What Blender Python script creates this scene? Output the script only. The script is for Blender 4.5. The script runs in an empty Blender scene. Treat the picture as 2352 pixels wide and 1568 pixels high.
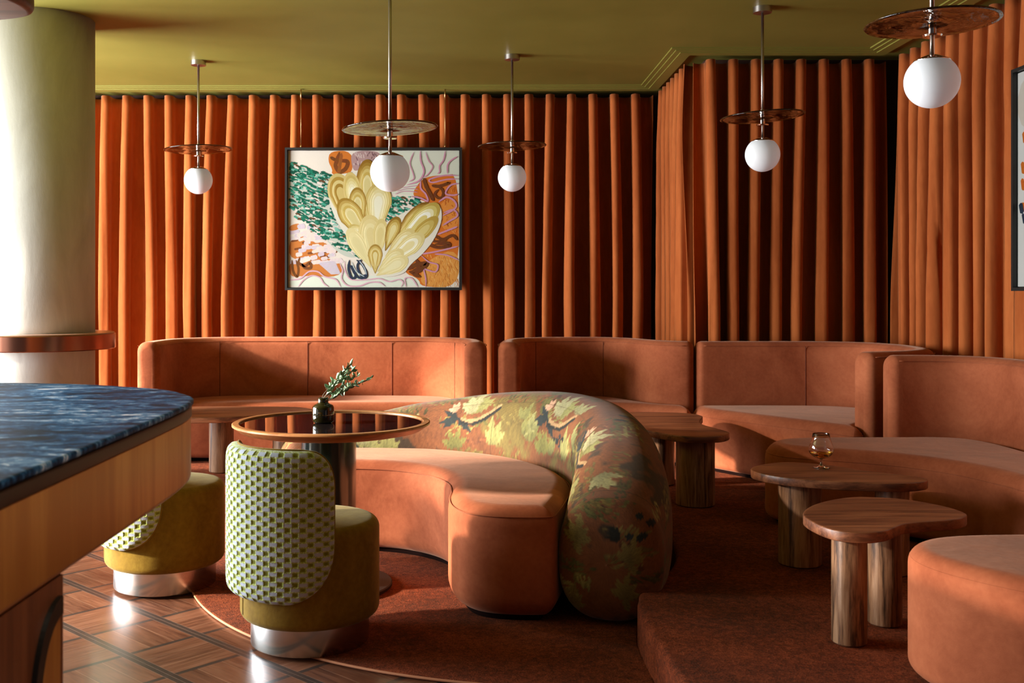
import bpy, math, random
import numpy as np
from mathutils import Vector
from mathutils.geometry import tessellate_polygon

sc = bpy.context.scene
COL = sc.collection
PI = math.pi
EYE = 1.2                      # camera height (m)
CEIL = 2.667                   # main ceiling
PLAT = 0.145                   # carpeted platform level
RUG = 0.012                    # low carpet surface

def S(r, g, b):
    f = lambda c: (c/255/12.92) if c/255 <= 0.04045 else ((c/255+0.055)/1.055)**2.4
    return (f(r), f(g), f(b), 1.0)

# ------------------------------------------------------------------ materials
class Mat:
    def __init__(self, name):
        self.m = bpy.data.materials.new(name); self.m.use_nodes = True
        self.nt = self.m.node_tree; self.nt.nodes.clear()
        self.out = self.nt.nodes.new('ShaderNodeOutputMaterial')
        self.b = self.nt.nodes.new('ShaderNodeBsdfPrincipled')
        self.nt.links.new(self.b.outputs[0], self.out.inputs[0])
    def n(self, t, **kw):
        nd = self.nt.nodes.new(t)
        for k, v in kw.items(): setattr(nd, k, v)
        return nd
    def link(self, a, b): self.nt.links.new(a, b)
    def set(self, **kw):
        for k, v in kw.items():
            k = k.replace('_', ' ')
            if hasattr(v, 'is_output') or isinstance(v, bpy.types.NodeSocket): self.link(v, self.b.inputs[k])
            else: self.b.inputs[k].default_value = v
        return self
    def coord(self, kind='Object', scale=(1, 1, 1), rot=(0, 0, 0)):
        t = self.n('ShaderNodeTexCoord'); mp = self.n('ShaderNodeMapping')
        mp.inputs['Scale'].default_value = scale; mp.inputs['Rotation'].default_value = rot
        self.link(t.outputs[kind], mp.inputs[0]); return mp.outputs[0]
    def pos(self, scale=(1, 1, 1), rot=(0, 0, 0)):
        t = self.n('ShaderNodeNewGeometry'); mp = self.n('ShaderNodeMapping')
        mp.inputs['Scale'].default_value = scale; mp.inputs['Rotation'].default_value = rot
        self.link(t.outputs['Position'], mp.inputs[0]); return mp.outputs[0]
    def noise(self, vec, scale=5, detail=4, rough=0.55, dist=0):
        t = self.n('ShaderNodeTexNoise'); self.link(vec, t.inputs['Vector'])
        t.inputs['Scale'].default_value = scale; t.inputs['Detail'].default_value = detail
        t.inputs['Roughness'].default_value = rough; t.inputs['Distortion'].default_value = dist
        return t.outputs['Fac']
    def ramp(self, fac, stops):
        r = self.n('ShaderNodeValToRGB'); self.link(fac, r.inputs[0])
        e = r.color_ramp.elements
        while len(e) < len(stops): e.new(0.5)
        for el, (p, c) in zip(e, stops):
            el.position = p; el.color = c if len(c) == 4 else (*c, 1)
        return r.outputs[0]
    def math(self, op, a, b=None, c=None):
        t = self.n('ShaderNodeMath', operation=op)
        for i, v in enumerate((a, b, c)):
            if v is None: continue
            if isinstance(v, (int, float)): t.inputs[i].default_value = v
            else: self.link(v, t.inputs[i])
        return t.outputs[0]
    def mix(self, fac, a, b, mode='MIX'):
        t = self.n('ShaderNodeMix', data_type='RGBA', blend_type=mode)
        for s, v in ((t.inputs[0], fac), (t.inputs[6], a), (t.inputs[7], b)):
            if isinstance(v, (int, float)): s.default_value = v
            elif isinstance(v, tuple): s.default_value = v
            else: self.link(v, s)
        return t.outputs[2]
    def bump(self, h, strength=0.3, dist=0.01):
        t = self.n('ShaderNodeBump'); self.link(h, t.inputs['Height'])
        t.inputs['Strength'].default_value = strength; t.inputs['Distance'].default_value = dist
        self.link(t.outputs[0], self.b.inputs['Normal'])
    def attr(self, name='Col'):
        t = self.n('ShaderNodeAttribute', attribute_name=name); return t.outputs['Color']

def plain(name, col, rough=0.5, metal=0.0, **kw):
    m = Mat(name); m.set(Base_Color=col, Roughness=rough, Metallic=metal, **kw); return m.m

def velvet(name, dark, mid, light, sheen=0.6, tint=(1, .8, .65, 1), stretch=(1, 1, 1), srough=0.35, bump=0.25):
    m = Mat(name); v = m.coord('Object', stretch)
    a = m.noise(v, 2.6, 5, 0.6, 0.6); b = m.noise(v, 55, 3, 0.6)
    f = m.math('ADD', m.math('MULTIPLY', a, 0.8), m.math('MULTIPLY', b, 0.2))
    m.set(Base_Color=m.ramp(f, [(0.37, dark), (0.5, mid), (0.65, light)]), Roughness=0.85,
          Sheen_Weight=sheen, Sheen_Roughness=srough, Sheen_Tint=tint, Specular_IOR_Level=0.15)
    m.bump(m.math('ADD', m.noise(v, 7, 4, 0.6, 0.5), m.math('MULTIPLY', m.noise(m.coord('Object'), 420, 2), 0.12)), bump, 0.012)
    return m.m

VELVET = velvet('terracotta_velvet', S(148, 76, 46), S(168, 91, 58), S(186, 106, 70), 0.25, (1, .7, .5, 1))
CURT = velvet('orange_curtain_velvet', S(158, 77, 33), S(174, 90, 42), S(190, 104, 52), 0.75, (1, .74, .5, 1), (1, 1, .25), 0.3, 0.12)
SEAMC = plain('seam_thread', S(96, 40, 24), .9)
MUST = velvet('mustard_velvet', S(112, 84, 22), S(134, 105, 32), S(156, 128, 48), 0.22, (1, .92, .62, 1))

def carpet(name):
    m = Mat(name); v = m.pos()
    a = m.noise(v, 2.2, 4, 0.6); b = m.noise(v, 190, 3, 0.75); c = m.noise(v, 46, 3, 0.75)
    f = m.math('ADD', m.math('ADD', m.math('MULTIPLY', a, .28), m.math('MULTIPLY', b, .42)), m.math('MULTIPLY', c, .3))
    m.set(Base_Color=m.ramp(f, [(0.41, S(70, 25, 11)), (0.5, S(122, 48, 22)), (0.59, S(172, 82, 44))]), Roughness=0.95,
          Sheen_Weight=0.12, Sheen_Roughness=0.5, Sheen_Tint=(1, .6, .35, 1), Specular_IOR_Level=0.1)
    m.bump(m.math('ADD', b, m.math('MULTIPLY', c, .8)), 0.9, 0.012)
    return m.m
CARPET = carpet('rust_carpet_pile')

def wood(name, dark, mid, light, axis='z', rough=0.42, fine=1.0, coat=0.15):
    m = Mat(name)
    st = {'x': (1.2, 16, 16), 'y': (16, 1.2, 16), 'z': (16, 16, 1.2)}[axis]
    st = tuple(s*fine for s in st)
    v = m.coord('Object', st)
    a = m.noise(v, 1.0, 4, 0.55, 0.9); b = m.noise(v, 6.0, 4, 0.7)
    f = m.math('ADD', m.math('MULTIPLY', a, .7), m.math('MULTIPLY', b, .3))
    m.set(Base_Color=m.ramp(f, [(0.40, dark), (0.5, mid), (0.60, light)]), Roughness=rough, Coat_Weight=coat, Coat_Roughness=0.3)
    m.bump(b, 0.08, 0.003); return m.m
WOOD_TOP = wood('walnut_table_top', S(88, 48, 28), S(130, 76, 47), S(156, 98, 64), 'x', 0.42, 1.5)
WOOD_LEG = wood('ash_table_leg', S(70, 46, 30), S(150, 106, 74), S(182, 140, 106), 'z', 0.38, 1.8)
WOOD_BAR = wood('honey_oak_panel', S(172, 108, 44), S(190, 126, 56), S(206, 144, 72), 'z', 0.42, .5)
WOOD_BARD = wood('reddish_bar_panel', S(92, 48, 26), S(112, 60, 32), S(128, 72, 40), 'z', 0.45, .7)
WOOD_RIM = wood('oak_table_rim', S(134, 84, 46), S(158, 104, 60), S(174, 120, 74), 'x', 0.35)
WOOD_DARK = wood('dark_red_wood', S(70, 42, 32), S(88, 54, 42), S(104, 66, 52), 'x', 0.45)

STEEL = plain('brushed_steel', (.62, .6, .6, 1), .24, 1.0, Anisotropic=.75)
NICKEL = plain('satin_nickel', (.55, .5, .46, 1), .28, 1.0)
CHROME = plain('polished_nickel', (.8, .75, .7, 1), .1, 1.0)
COPPER = plain('copper_band', S(150, 98, 78), .22, 1.0)
BRASS = plain('brass_wire', S(200, 165, 110), .35, 1.0)
BLACK = plain('black_frame', S(28, 27, 25), .45)
PLINTH_SHADE = plain('dark_plinth', S(24, 10, 7), .95, Specular_IOR_Level=.05)  # near-black colour paints the shadow line under seat fronts on the recessed base
EDGE = wood('dark_bar_edge', S(12, 9, 7), S(18, 13, 10), S(24, 18, 13), 'y', .5)
BLACKGLASS = plain('black_mirror_glass', (.012, .008, .008, 1), .015, 0.0, Specular_IOR_Level=1.0, IOR=1.9)
PEDESTAL = plain('dark_green_enamel', S(22, 40, 36), .22, .35, Coat_Weight=.6, Coat_Roughness=.12)
DISCBASE = plain('bronze_plate', S(30, 24, 20), .5, .3)
_o = Mat('opal_glass'); _o.set(Base_Color=(.86, .86, .87, 1), Roughness=.55,
     Emission_Color=(.95, .95, 1, 1), Emission_Strength=.10, Subsurface_Weight=.25, Subsurface_Radius=(.05, .05, .05)); OPAL = _o.m
_d = Mat('smoked_amber_glass'); _v = _d.coord('Object', (1, 1, 1))
_len = _d.n('ShaderNodeVectorMath', operation='LENGTH'); _d.link(_v, _len.inputs[0])
_w = _d.noise(_v, 7, 4, .6, 2.5)
_ring = _d.math('SINE', _d.math('ADD', _d.math('MULTIPLY', _len.outputs['Value'], 95), _d.math('MULTIPLY', _w, 16)))
_f = _d.math('MULTIPLY_ADD', _ring, .5, .5)
_d.set(Base_Color=_d.ramp(_f, [(0, S(80, 40, 18)), (.6, S(150, 88, 44)), (1, S(206, 146, 84))]), Roughness=.03, Transmission_Weight=.93, IOR=1.45, Specular_IOR_Level=.5)
_d.bump(_f, .25, .004); SMOKE = _d.m
GLASS = plain('clear_glass', (1, 1, 1, 1), .0, 0.0, Transmission_Weight=1.0, IOR=1.46)
BRANDY = plain('amber_brandy', S(224, 160, 50), .0, 0.0, Transmission_Weight=1.0, IOR=1.36)
VASEG = plain('dark_olive_glass', S(52, 46, 20), .03, 0.0, Transmission_Weight=.75, IOR=1.5, Coat_Weight=.5)
LEAF = Mat('olive_leaf'); LEAF.set(Base_Color=LEAF.ramp(LEAF.noise(LEAF.coord('Object'), 60, 2), [(.3, S(88, 126, 90)), (.7, S(176, 198, 164))]), Roughness=.5); LEAF = LEAF.m
STEM = plain('twig_bark', S(84, 70, 44), .7)
_c = Mat('olive_ceiling_paint'); _n = _c.noise(_c.pos(), 1.3, 4, .6)
_c.set(Base_Color=_c.ramp(_n, [(.3, S(124, 115, 46)), (.7, S(137, 127, 55))]), Roughness=.55, Specular_IOR_Level=.3)
_c.bump(_c.noise(_c.pos(), 240, 3), .06, .002); CEILM = _c.m
_p = Mat('limewash_plaster'); _v = _p.pos((2.2, 2.2, .7)); _n = _p.noise(_v, 3, 6, .65, .8)
_p.set(Base_Color=_p.ramp(_n, [(.3, S(172, 167, 158)), (.7, S(196, 192, 184))]), Roughness=.8); _p.bump(_p.noise(_v, 14, 5, .7), .15, .006); PLASTER = _p.m
WALLM = plain('dark_wall_paint', S(70, 38, 24), .8)
WHITEP = plain('white_window_paint', S(215, 212, 205), .6)
SIDEP = plain('warm_plaster_wall', S(150, 128, 104), .8)

def marble():
    m = Mat('blue_marble'); v = m.coord('Object', (.9, 2.1, 1), (0, 0, math.radians(-16)))
    a = m.noise(v, 4.6, 8, .7, 2.4); b = m.noise(v, 15, 6, .72, 3.0); c = m.noise(v, 1.8, 5, .6, 1.0)
    f = m.math('ADD', m.math('ADD', m.math('MULTIPLY', a, .5), m.math('MULTIPLY', b, .3)), m.math('MULTIPLY', c, .2))
    m.set(Base_Color=m.ramp(f, [(.38, S(6, 18, 24)), (.46, S(12, 40, 68)), (.52, S(30, 80, 126)), (.56, S(96, 138, 176)), (.61, S(222, 224, 234))]),
          Roughness=.45, Specular_IOR_Level=.03)
    return m.m
MARBLE = marble()

def parquet():
    m = Mat('parquet_panels'); th = -0.75; s = 0.2703
    g = m.n('ShaderNodeNewGeometry'); sp = m.n('ShaderNodeSeparateXYZ'); m.link(g.outputs['Position'], sp.inputs[0])
    X, Y = m.math('ADD', sp.outputs[0], 1.545), m.math('SUBTRACT', sp.outputs[1], 4.185)
    ca, sa = math.cos(th)/s, math.sin(th)/s
    u = m.math('ADD', m.math('MULTIPLY', X, ca), m.math('MULTIPLY', Y, sa))
    v = m.math('ADD', m.math('MULTIPLY', X, sa), m.math('MULTIPLY', Y, -ca))
    fu, fv, iu, iv = m.math('FRACT', u), m.math('FRACT', v), m.math('FLOOR', u), m.math('FLOOR', v)
    du = m.math('MINIMUM', fu, m.math('SUBTRACT', 1, fu)); dv = m.math('MINIMUM', fv, m.math('SUBTRACT', 1, fv))
    par = m.math('FRACT', m.math('MULTIPLY', m.math('ADD', iu, iv), .5)); par = m.math('GREATER_THAN', m.math('ABSOLUTE', par), .25)
    def mixf(a, b): return m.math('ADD', m.math('MULTIPLY', a, m.math('SUBTRACT', 1, par)), m.math('MULTIPLY', b, par))
    al, ac, fc = mixf(u, v), mixf(v, u), mixf(fv, fu)
    cb = m.n('ShaderNodeCombineXYZ'); m.link(m.math('MULTIPLY', al, 1.6), cb.inputs[0]); m.link(m.math('MULTIPLY', ac, 16), cb.inputs[1])
    m.link(m.math('ADD', m.math('MULTIPLY', iu, 7.3), m.math('MULTIPLY', iv, 3.1)), cb.inputs[2])
    gr = m.noise(cb.outputs[0], 1.0, 5, .6, .6)
    wn = m.n('ShaderNodeTexWhiteNoise', noise_dimensions='2D'); cw = m.n('ShaderNodeCombineXYZ')
    pl = m.math('FLOOR', m.math('MULTIPLY', fc, 3))
    m.link(m.math('ADD', iu, m.math('MULTIPLY', pl, .37)), cw.inputs[0]); m.link(iv, cw.inputs[1]); m.link(cw.outputs[0], wn.inputs['Vector'])
    f = m.math('ADD', m.math('MULTIPLY', gr, .8), m.math('MULTIPLY', wn.outputs['Value'], .2))
    col = m.ramp(f, [(.3, S(80, 46, 31)), (.52, S(112, 70, 49)), (.75, S(136, 90, 66))])
    f3 = m.math('FRACT', m.math('MULTIPLY', fc, 3)); d3 = m.math('MINIMUM', f3, m.math('SUBTRACT', 1, f3))
    col = m.mix(m.math('MULTIPLY', m.math('LESS_THAN', d3, .012), .5), col, S(170, 130, 104))
    band = m.math('MAXIMUM', m.math('LESS_THAN', du, .036), m.math('LESS_THAN', dv, .068))
    bc = m.mix(gr, S(44, 34, 30), S(70, 56, 48))
    col = m.mix(band, col, bc)
    line = m.math('MAXIMUM', m.math('LESS_THAN', dv, .004), m.math('LESS_THAN', m.math('ABSOLUTE', m.math('SUBTRACT', dv, .068)), .004))
    col = m.mix(m.math('MULTIPLY', line, .45), col, S(150, 120, 104))
    m.set(Base_Color=col, Roughness=m.math('MULTIPLY_ADD', gr, .15, .27), Coat_Weight=.2, Coat_Roughness=.2)
    return m.m
PARQ = parquet()

def vcol(name, rough=.8, sheen=.2, bumps=0.0, bscale=300):
    m = Mat(name); m.set(Base_Color=m.attr('Col'), Roughness=rough, Sheen_Weight=sheen, Specular_IOR_Level=.2)
    if bumps:
        m.bump(m.noise(m.coord('Object'), bscale, 3, .7), bumps, .004)
    return m.m
TAPES = vcol('tapestry_foliage_cloth', .75, .15, .35, 420)
WEAVE = vcol('basket_weave_cloth', .9, .25, .3, 500)
PAINT = vcol('oil_paint', .5, 0, .15, 120)

# ------------------------------------------------------------------ object helpers
def tag(o, label=None, cat=None, group=None, kind=None):
    if label: o['label'] = label
    if cat: o['category'] = cat
    if group: o['group'] = group
    if kind: o['kind'] = kind
    return o
def thing(name, loc, label, cat, group=None, rz=0):
    o = bpy.data.objects.new(name, None); COL.objects.link(o)
    o.location = loc; o.rotation_euler = (0, 0, rz); o.empty_display_size = .1
    return tag(o, label, cat, group)
def mesh(name, V, F, mat, parent=None, smooth=True, col=None, local=False, origin=None):
    """V in world coordinates unless local; the mesh is stored relative to its top-level thing."""
    V = np.asarray(V, dtype=float)
    me = bpy.data.meshes.new(name); o = bpy.data.objects.new(name, me); COL.objects.link(o)
    org = np.zeros(3)
    if parent is not None:
        o.parent = parent
        if not local:
            r = parent
            while r.parent: r = r.parent
            org = np.array(r.location)
    elif origin is not None:
        org = np.array(origin); o.location = origin
    if not local: V = V-org
    me.from_pydata(V.tolist(), [], F if isinstance(F, list) else F.tolist())
    me.materials.append(mat)
    if smooth: me.polygons.foreach_set('use_smooth', [True]*len(me.polygons))
    if col is not None:
        a = me.color_attributes.new('Col', 'FLOAT_COLOR', 'POINT'); a.data.foreach_set('color', np.asarray(col, dtype=np.float32).ravel())
    me.update(); return o
def sharp(o, ang=35):
    o.data.set_sharp_from_angle(angle=math.radians(ang)); return o
def gridF(nr, nc, wrap=False):
    i = np.arange(nr-1)[:, None]*nc; j = np.arange(nc if wrap else nc-1)[None, :]; k = (j+1) % nc
    return np.stack([i+j, i+k, i+nc+k, i+nc+j], -1).reshape(-1, 4)
def join(*parts):
    V, F, o = [], [], 0
    for v, f in parts:
        V += [tuple(p) for p in v]; F += [tuple(int(i)+o for i in q) for q in f]; o += len(v)
    return V, F
def box(x0, x1, y0, y1, z0, z1):
    V = [(x, y, z) for z in (z0, z1) for y in (y0, y1) for x in (x0, x1)]
    return V, [(0, 2, 3, 1), (4, 5, 7, 6), (0, 1, 5, 4), (2, 6, 7, 3), (0, 4, 6, 2), (1, 3, 7, 5)]
def lathe(prof, n=48, c=(0, 0, 0), closed=False):
    t = np.linspace(0, 2*PI, n, endpoint=False)
    V = [(c[0]+r*math.cos(a), c[1]+r*math.sin(a), c[2]+z) for r, z in prof for a in t]
    m = len(prof); F = [tuple(q) for q in gridF(m, n, True).tolist()]
    if closed:
        F += [((m-1)*n+j, (m-1)*n+(j+1) % n, (j+1) % n, j) for j in range(n)]
    else:
        if prof[0][0] > 1e-5: F.append(tuple(range(n-1, -1, -1)))
        if prof[-1][0] > 1e-5: F.append(tuple((m-1)*n+j for j in range(n)))
    return V, F
def rprof(r, z0, z1, rb, rt, k=6):
    """cylinder profile with rounded bottom/top edges"""
    P = []
    for i in range(k+1):
        a = -PI/2+i/k*PI/2; P.append((r-rb+rb*math.cos(a), z0+rb+rb*math.sin(a)))
    for i in range(k+1):
        a = i/k*PI/2; P.append((r-rt+rt*math.cos(a), z1-rt+rt*math.sin(a)))
    P = [(max(r-rb-.01, .001), z0)]+P+[(max(r-rt-.01, .001), z1), (.001, z1)]
    return P
def tube(path, r, n=8, closed=False):
    P = [Vector(p) for p in path]; m = len(P); V, F = [], []
    up = Vector((0, 0, 1))
    for i, p in enumerate(P):
        a = P[(i-1) % m] if (closed or i) else P[0]; b = P[(i+1) % m] if (closed or i < m-1) else P[-1]
        t = (b-a).normalized(); x = t.cross(up)
        if x.length < 1e-3: x = t.cross(Vector((1, 0, 0)))
        x.normalize(); y = x.cross(t)
        rr = r[i] if isinstance(r, (list, tuple)) else r
        V += [tuple(p+rr*(math.cos(k*2*PI/n)*x+math.sin(k*2*PI/n)*y)) for k in range(n)]
    F = [tuple(q) for q in gridF(m, n, True).tolist()]
    if closed: F += [((m-1)*n+j, (m-1)*n+(j+1) % n, (j+1) % n, j) for j in range(n)]
    else: F += [tuple(range(n-1, -1, -1)), tuple((m-1)*n+j for j in range(n))]
    return V, F

# ---- plan curves
def chaikin(P, it=3, closed=True):
    P = [np.array(p, float) for p in P]
    for _ in range(it):
        Q = []
        n = len(P)
        if not closed: Q.append(P[0])
        for i in range(n if closed else n-1):
            a, b = P[i], P[(i+1) % n]; Q += [a*.75+b*.25, a*.25+b*.75]
        if not closed: Q.append(P[-1])
        P = Q
    return P
def cr(P, closed=True, per=12):
    P = [np.array(p, float) for p in P]; n = len(P); Q = []
    for i in range(n if closed else n-1):
        g = lambda k: P[k % n] if closed else P[min(max(k, 0), n-1)]
        p0, p1, p2, p3 = g(i-1), g(i), g(i+1), g(i+2)
        for k in range(per):
            t = k/per
            Q.append(.5*((2*p1)+(-p0+p2)*t+(2*p0-5*p1+4*p2-p3)*t*t+(-p0+3*p1-3*p2+p3)*t**3))
    if not closed: Q.append(P[-1])
    return Q
def resample(P, step, closed=True):
    P = np.array(P); Q = np.vstack([P, P[:1]]) if closed else P
    d = np.r_[0, np.cumsum(np.linalg.norm(np.diff(Q, axis=0), axis=1))]
    n = max(8, int(round(d[-1]/step))); s = np.linspace(0, d[-1], n+1)
    R = np.stack([np.interp(s, d, Q[:, k]) for k in range(Q.shape[1])], 1)
    return R[:-1] if closed else R
def ccw(P):
    P = np.array(P); a = np.sum(P[:, 0]*np.roll(P[:, 1], -1)-np.roll(P[:, 0], -1)*P[:, 1]); return P if a > 0 else P[::-1]
def normals(P, closed=True):
    if closed: t = np.roll(P, -1, 0)-np.roll(P, 1, 0)
    else: t = np.gradient(P, axis=0)
    t /= np.maximum(np.linalg.norm(t, axis=1), 1e-9)[:, None]
    return np.stack([t[:, 1], -t[:, 0]], 1)          # outward for CCW
def smooth_off(P, off):
    """inward offset of a closed outline; points that would cross over are pulled to their valid neighbours"""
    n = len(P); Q = P-normals(P)*off
    A, B = P, np.roll(P, -1, 0); AB = B-A; l2 = np.maximum((AB**2).sum(1), 1e-12)
    D = Q[:, None]-A[None]; tt = np.clip((D*AB[None]).sum(2)/l2[None], 0, 1)
    d = np.linalg.norm(D-tt[..., None]*AB[None], axis=2).min(1)
    ok = d > off*.97-1e-5
    if ok.all() or ok.sum() < 4: return Q
    idx = np.where(ok)[0]
    for i in np.where(~ok)[0]:
        k = np.searchsorted(idx, i); a, b = idx[k-1], idx[k % len(idx)]
        da, db = (i-a) % n, (b-i) % n
        Q[i] = Q[a] if da <= db else Q[b]
    return Q
def cap_tris(P, o, flip=False):
    keep = [0]
    for i in range(1, len(P)):
        if np.linalg.norm(P[i]-P[keep[-1]]) > 1e-6: keep.append(i)
    T = tessellate_polygon([[Vector((P[i][0], P[i][1], 0)) for i in keep]])
    F = []
    for a, b, c in T:
        a, b, c = keep[a], keep[b], keep[c]
        cr2 = (P[b][0]-P[a][0])*(P[c][1]-P[a][1])-(P[b][1]-P[a][1])*(P[c][0]-P[a][0])
        if abs(cr2) < 1e-12: continue
        if (cr2 < 0) != flip: b, c = c, b
        F.append((o+a, o+b, o+c))
    return F
def slab(P, z0, z1, rt=.02, rb=.01, k=6, crown=0.0):
    """closed plan outline extruded with rounded edges; capped by n-gons"""
    P = ccw(P); R = []
    for i in range(k+1):
        a = -PI/2+i/k*PI/2; R.append((rb*(1-math.cos(a)), z0+rb+rb*math.sin(a)))
    for i in range(k+1):
        a = i/k*PI/2; R.append((rt*(1-math.cos(a)), z1-rt+rt*math.sin(a)))
    R.append((rt+.006, z1+crown*.1))
    V, Qs = [], []
    for off, z in R:
        Qs.append(smooth_off(P, off) if off > 1e-6 else P); V += [(x, y, z) for x, y in Qs[-1]]
    n, m = len(P), len(R)
    F = [tuple(q) for q in gridF(m, n, True).tolist()]
    F += cap_tris(Qs[0], 0, True)+cap_tris(Qs[-1], (m-1)*n)
    return V, F
def sweep(path, th, z0, z1, rt=.055, rb=.02, re=.04, k=7):
    """upholstered wall along a plan path: rounded top edge, rounded upright ends"""
    P = resample(cr(path, False), .02, False); N = normals(P, False); n0 = len(P)
    N = np.stack([np.convolve(np.pad(N[:, q], 3, 'edge'), np.ones(7)/7, 'valid') for q in (0, 1)], 1)
    L = np.linalg.norm(np.diff(P, axis=0), axis=1).sum(); d = np.linspace(0, L, n0)
    e = [re*(1-math.cos(a)) for a in np.linspace(0, PI/2, k+1)]
    st = e+list(np.linspace(re, L-re, int((L-2*re)/.02)))[1:-1]+[L-x for x in e[::-1]]
    V = []
    for u in st:
        x = min(u, L-u); dl = re-math.sqrt(max(0, re*re-(re-x)**2)) if x < re else 0
        p = np.array([np.interp(u, d, P[:, q]) for q in (0, 1)]); nn = np.array([np.interp(u, d, N[:, q]) for q in (0, 1)]); nn /= np.linalg.norm(nn)
        h, zt, zb = th/2-dl, z1-dl, z0+min(dl, .02)
        r1 = min(rt, h-.001); sec = [(-h+rb, zb)]+[(-h, zb+rb)]
        sec += [(-h+r1*(1-math.cos(a)), zt-r1+r1*math.sin(a)) for a in np.linspace(0, PI/2, 7)]
        sec += [(-a_, b_) for a_, b_ in sec[::-1]]
        V += [(*(p+nn*a_), b_) for a_, b_ in sec]
    m = len(V)//len(st); F = [tuple(q)[::-1] for q in gridF(len(st), m, True).tolist()]
    F += [tuple(range(m)), tuple(range(len(V)-1, len(V)-m-1, -1))]
    top = [(*(p+n_*(s_*(th/2-.003))), z1-rt*.45) for s_, seq in ((1, list(zip(P, N))[2:-2]),) for p, n_ in seq]
    top2 = [(*(p-n_*(th/2-.003)), z1-rt*.45) for p, n_ in list(zip(P, N))[2:-2]]
    return V, F, top, top2
rng = random.Random(7)
nrng = np.random.RandomState(5)

# ------------------------------------------------------------------ setting
def struct(name, V, F, mat, smooth=False):
    return tag(mesh(name, V, F, mat, smooth=smooth), kind='structure')
struct('floor', *box(-5.3, 2.9, -1.5, 8.05, -.12, 0), PARQ)
struct('ceiling', *box(-5.3, 2.9, -1.5, 8.05, CEIL, CEIL+.15), CEILM)
struct('wall_back', *box(-5.3, 2.9, 7.95, 8.1, 0, CEIL), WALLM)
struct('wall_back_return', *box(1.49, 2.9, 6.72, 7.95, 0, CEIL), WALLM)
struct('wall_right', *join(box(2.78, 2.95, .5, 6.72, 0, CEIL), box(2.78, 2.95, -1.5, -1.0, 0, CEIL), box(2.78, 2.95, -1.0, .5, 0, .5), box(2.78, 2.95, -1.0, .5, 2.3, CEIL)), WALLM)
# left window wall (out of frame): piers, sill and head around tall openings
WY = [(-1.1, .35), (.5, 1.95), (2.75, 3.55), (3.7, 5.15), (5.3, 6.75)]
pieces = [box(-5.35, -5.2, -1.5, 7.95, 0, .25), box(-5.35, -5.2, -1.5, 7.95, 2.35, CEIL)]
ys = [-1.5]+[y for w in WY for y in w]+[7.95]
for a, b in zip(ys[0::2], ys[1::2]): pieces.append(box(-5.35, -5.2, a, b, .25, 2.35))
struct('wall_left', *join(*pieces), SIDEP)
for i, (a, b) in enumerate(WY):
    f = .035
    pc = [box(-5.31, -5.25, a, a+f, .25, 2.35), box(-5.31, -5.25, b-f, b, .25, 2.35), box(-5.31, -5.25, a+f, b-f, .25, .25+f), box(-5.31, -5.25, a+f, b-f, 2.35-f, 2.35)]
    struct('window_%d' % (i+1), *join(*pc), WHITEP)

pc = [box(2.84, 2.9, -1, -.965, .5, 2.3), box(2.84, 2.9, .465, .5, .5, 2.3), box(2.84, 2.9, -.965, .465, .5, .535), box(2.84, 2.9, -.965, .465, 2.265, 2.3)]
struct('window_6', *join(*pc), WHITEP)  # unseen window, added as the frame for a weak fill from the right

# platform outline in plan
cx, cy, cr_ = -.33, 4.40, 1.16
a0, a1 = math.atan2(-.715, .915), math.radians(115.2)
arc = [(cx+cr_*math.cos(t), cy+cr_*math.sin(t)) for t in np.linspace(a0, a1, 48)]
nose = cr([(.556, 2.6), (.555, 2.9), (.549, 3.15), (.546, 3.3), (.547, 3.42), (.553, 3.52), (.572, 3.61), arc[0]], False, 8)
edge = [(.556, -1.4)]+[(.556, y) for y in np.arange(-1.2, 2.6, .1)]+[tuple(p) for p in nose[:-1]]+arc+[(x, 5.45) for x in np.arange(-.95, -5.1, -.1)]
poly = edge+[(-5.15, 5.45), (-5.15, 7.9), (1.44, 7.9), (1.44, 6.68), (2.74, 6.68), (2.74, -1.4)]
def platform():
    E2 = np.array(edge); N = normals(E2, False)
    s = 1 if np.dot(N[10], (-1, 0)) > 0 else -1
    Rr = .022; rows = [(0, 0.0), (0, PLAT-Rr)]+[(-Rr*(1-math.cos(a)), PLAT-Rr+Rr*math.sin(a)) for a in np.linspace(.25, PI/2, 6)]
    V = []
    for off, z in rows: V += [(x, y, z) for x, y in E2+s*N*off]
    n = len(E2); F = [tuple(q) for q in gridF(len(rows), n).tolist()]
    k = len(V); V += [(x, y, PLAT) for x, y in poly[len(edge):]]
    top = list(range((len(rows)-1)*n, len(rows)*n))+list(range(k, len(V)))
    F.append(tuple(top))
    return V, F
struct('floor_platform', *platform(), CARPET, True)
arcR = [(.36+1.5706*math.cos(t), 4.696+1.5706*math.sin(t)) for t in np.linspace(math.radians(202.5), math.radians(276), 60)]
rug = [(-1.46, 5.42), (-1.40, 5.1), (-1.31, 4.75), (-1.21, 4.4)]+arcR+[(.552, 3.138), (.55, 3.5)]+[(cx+(cr_-.005)*math.cos(t), cy+(cr_-.005)*math.sin(t)) for t in np.linspace(a0, a1, 40)]+[(-1.0, 5.42)]
V, F = slab(resample(rug, .02), .0005, RUG, .005, .002, 3)
rugo = tag(mesh('round_carpet', V, F, CARPET), 'rust red carpet with a curved edge laid on the parquet under the round table', 'carpet')
be = [(x, y, .006) for x, y in np.array([(-1.21, 4.4)]+arcR)]
V, F = tube([(p[0]*1.0, p[1]-.0, .007) for p in be], .0045, 6)
mesh('binding', V, F, plain('carpet_binding', S(196, 130, 92), .9), rugo, local=True)

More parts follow.
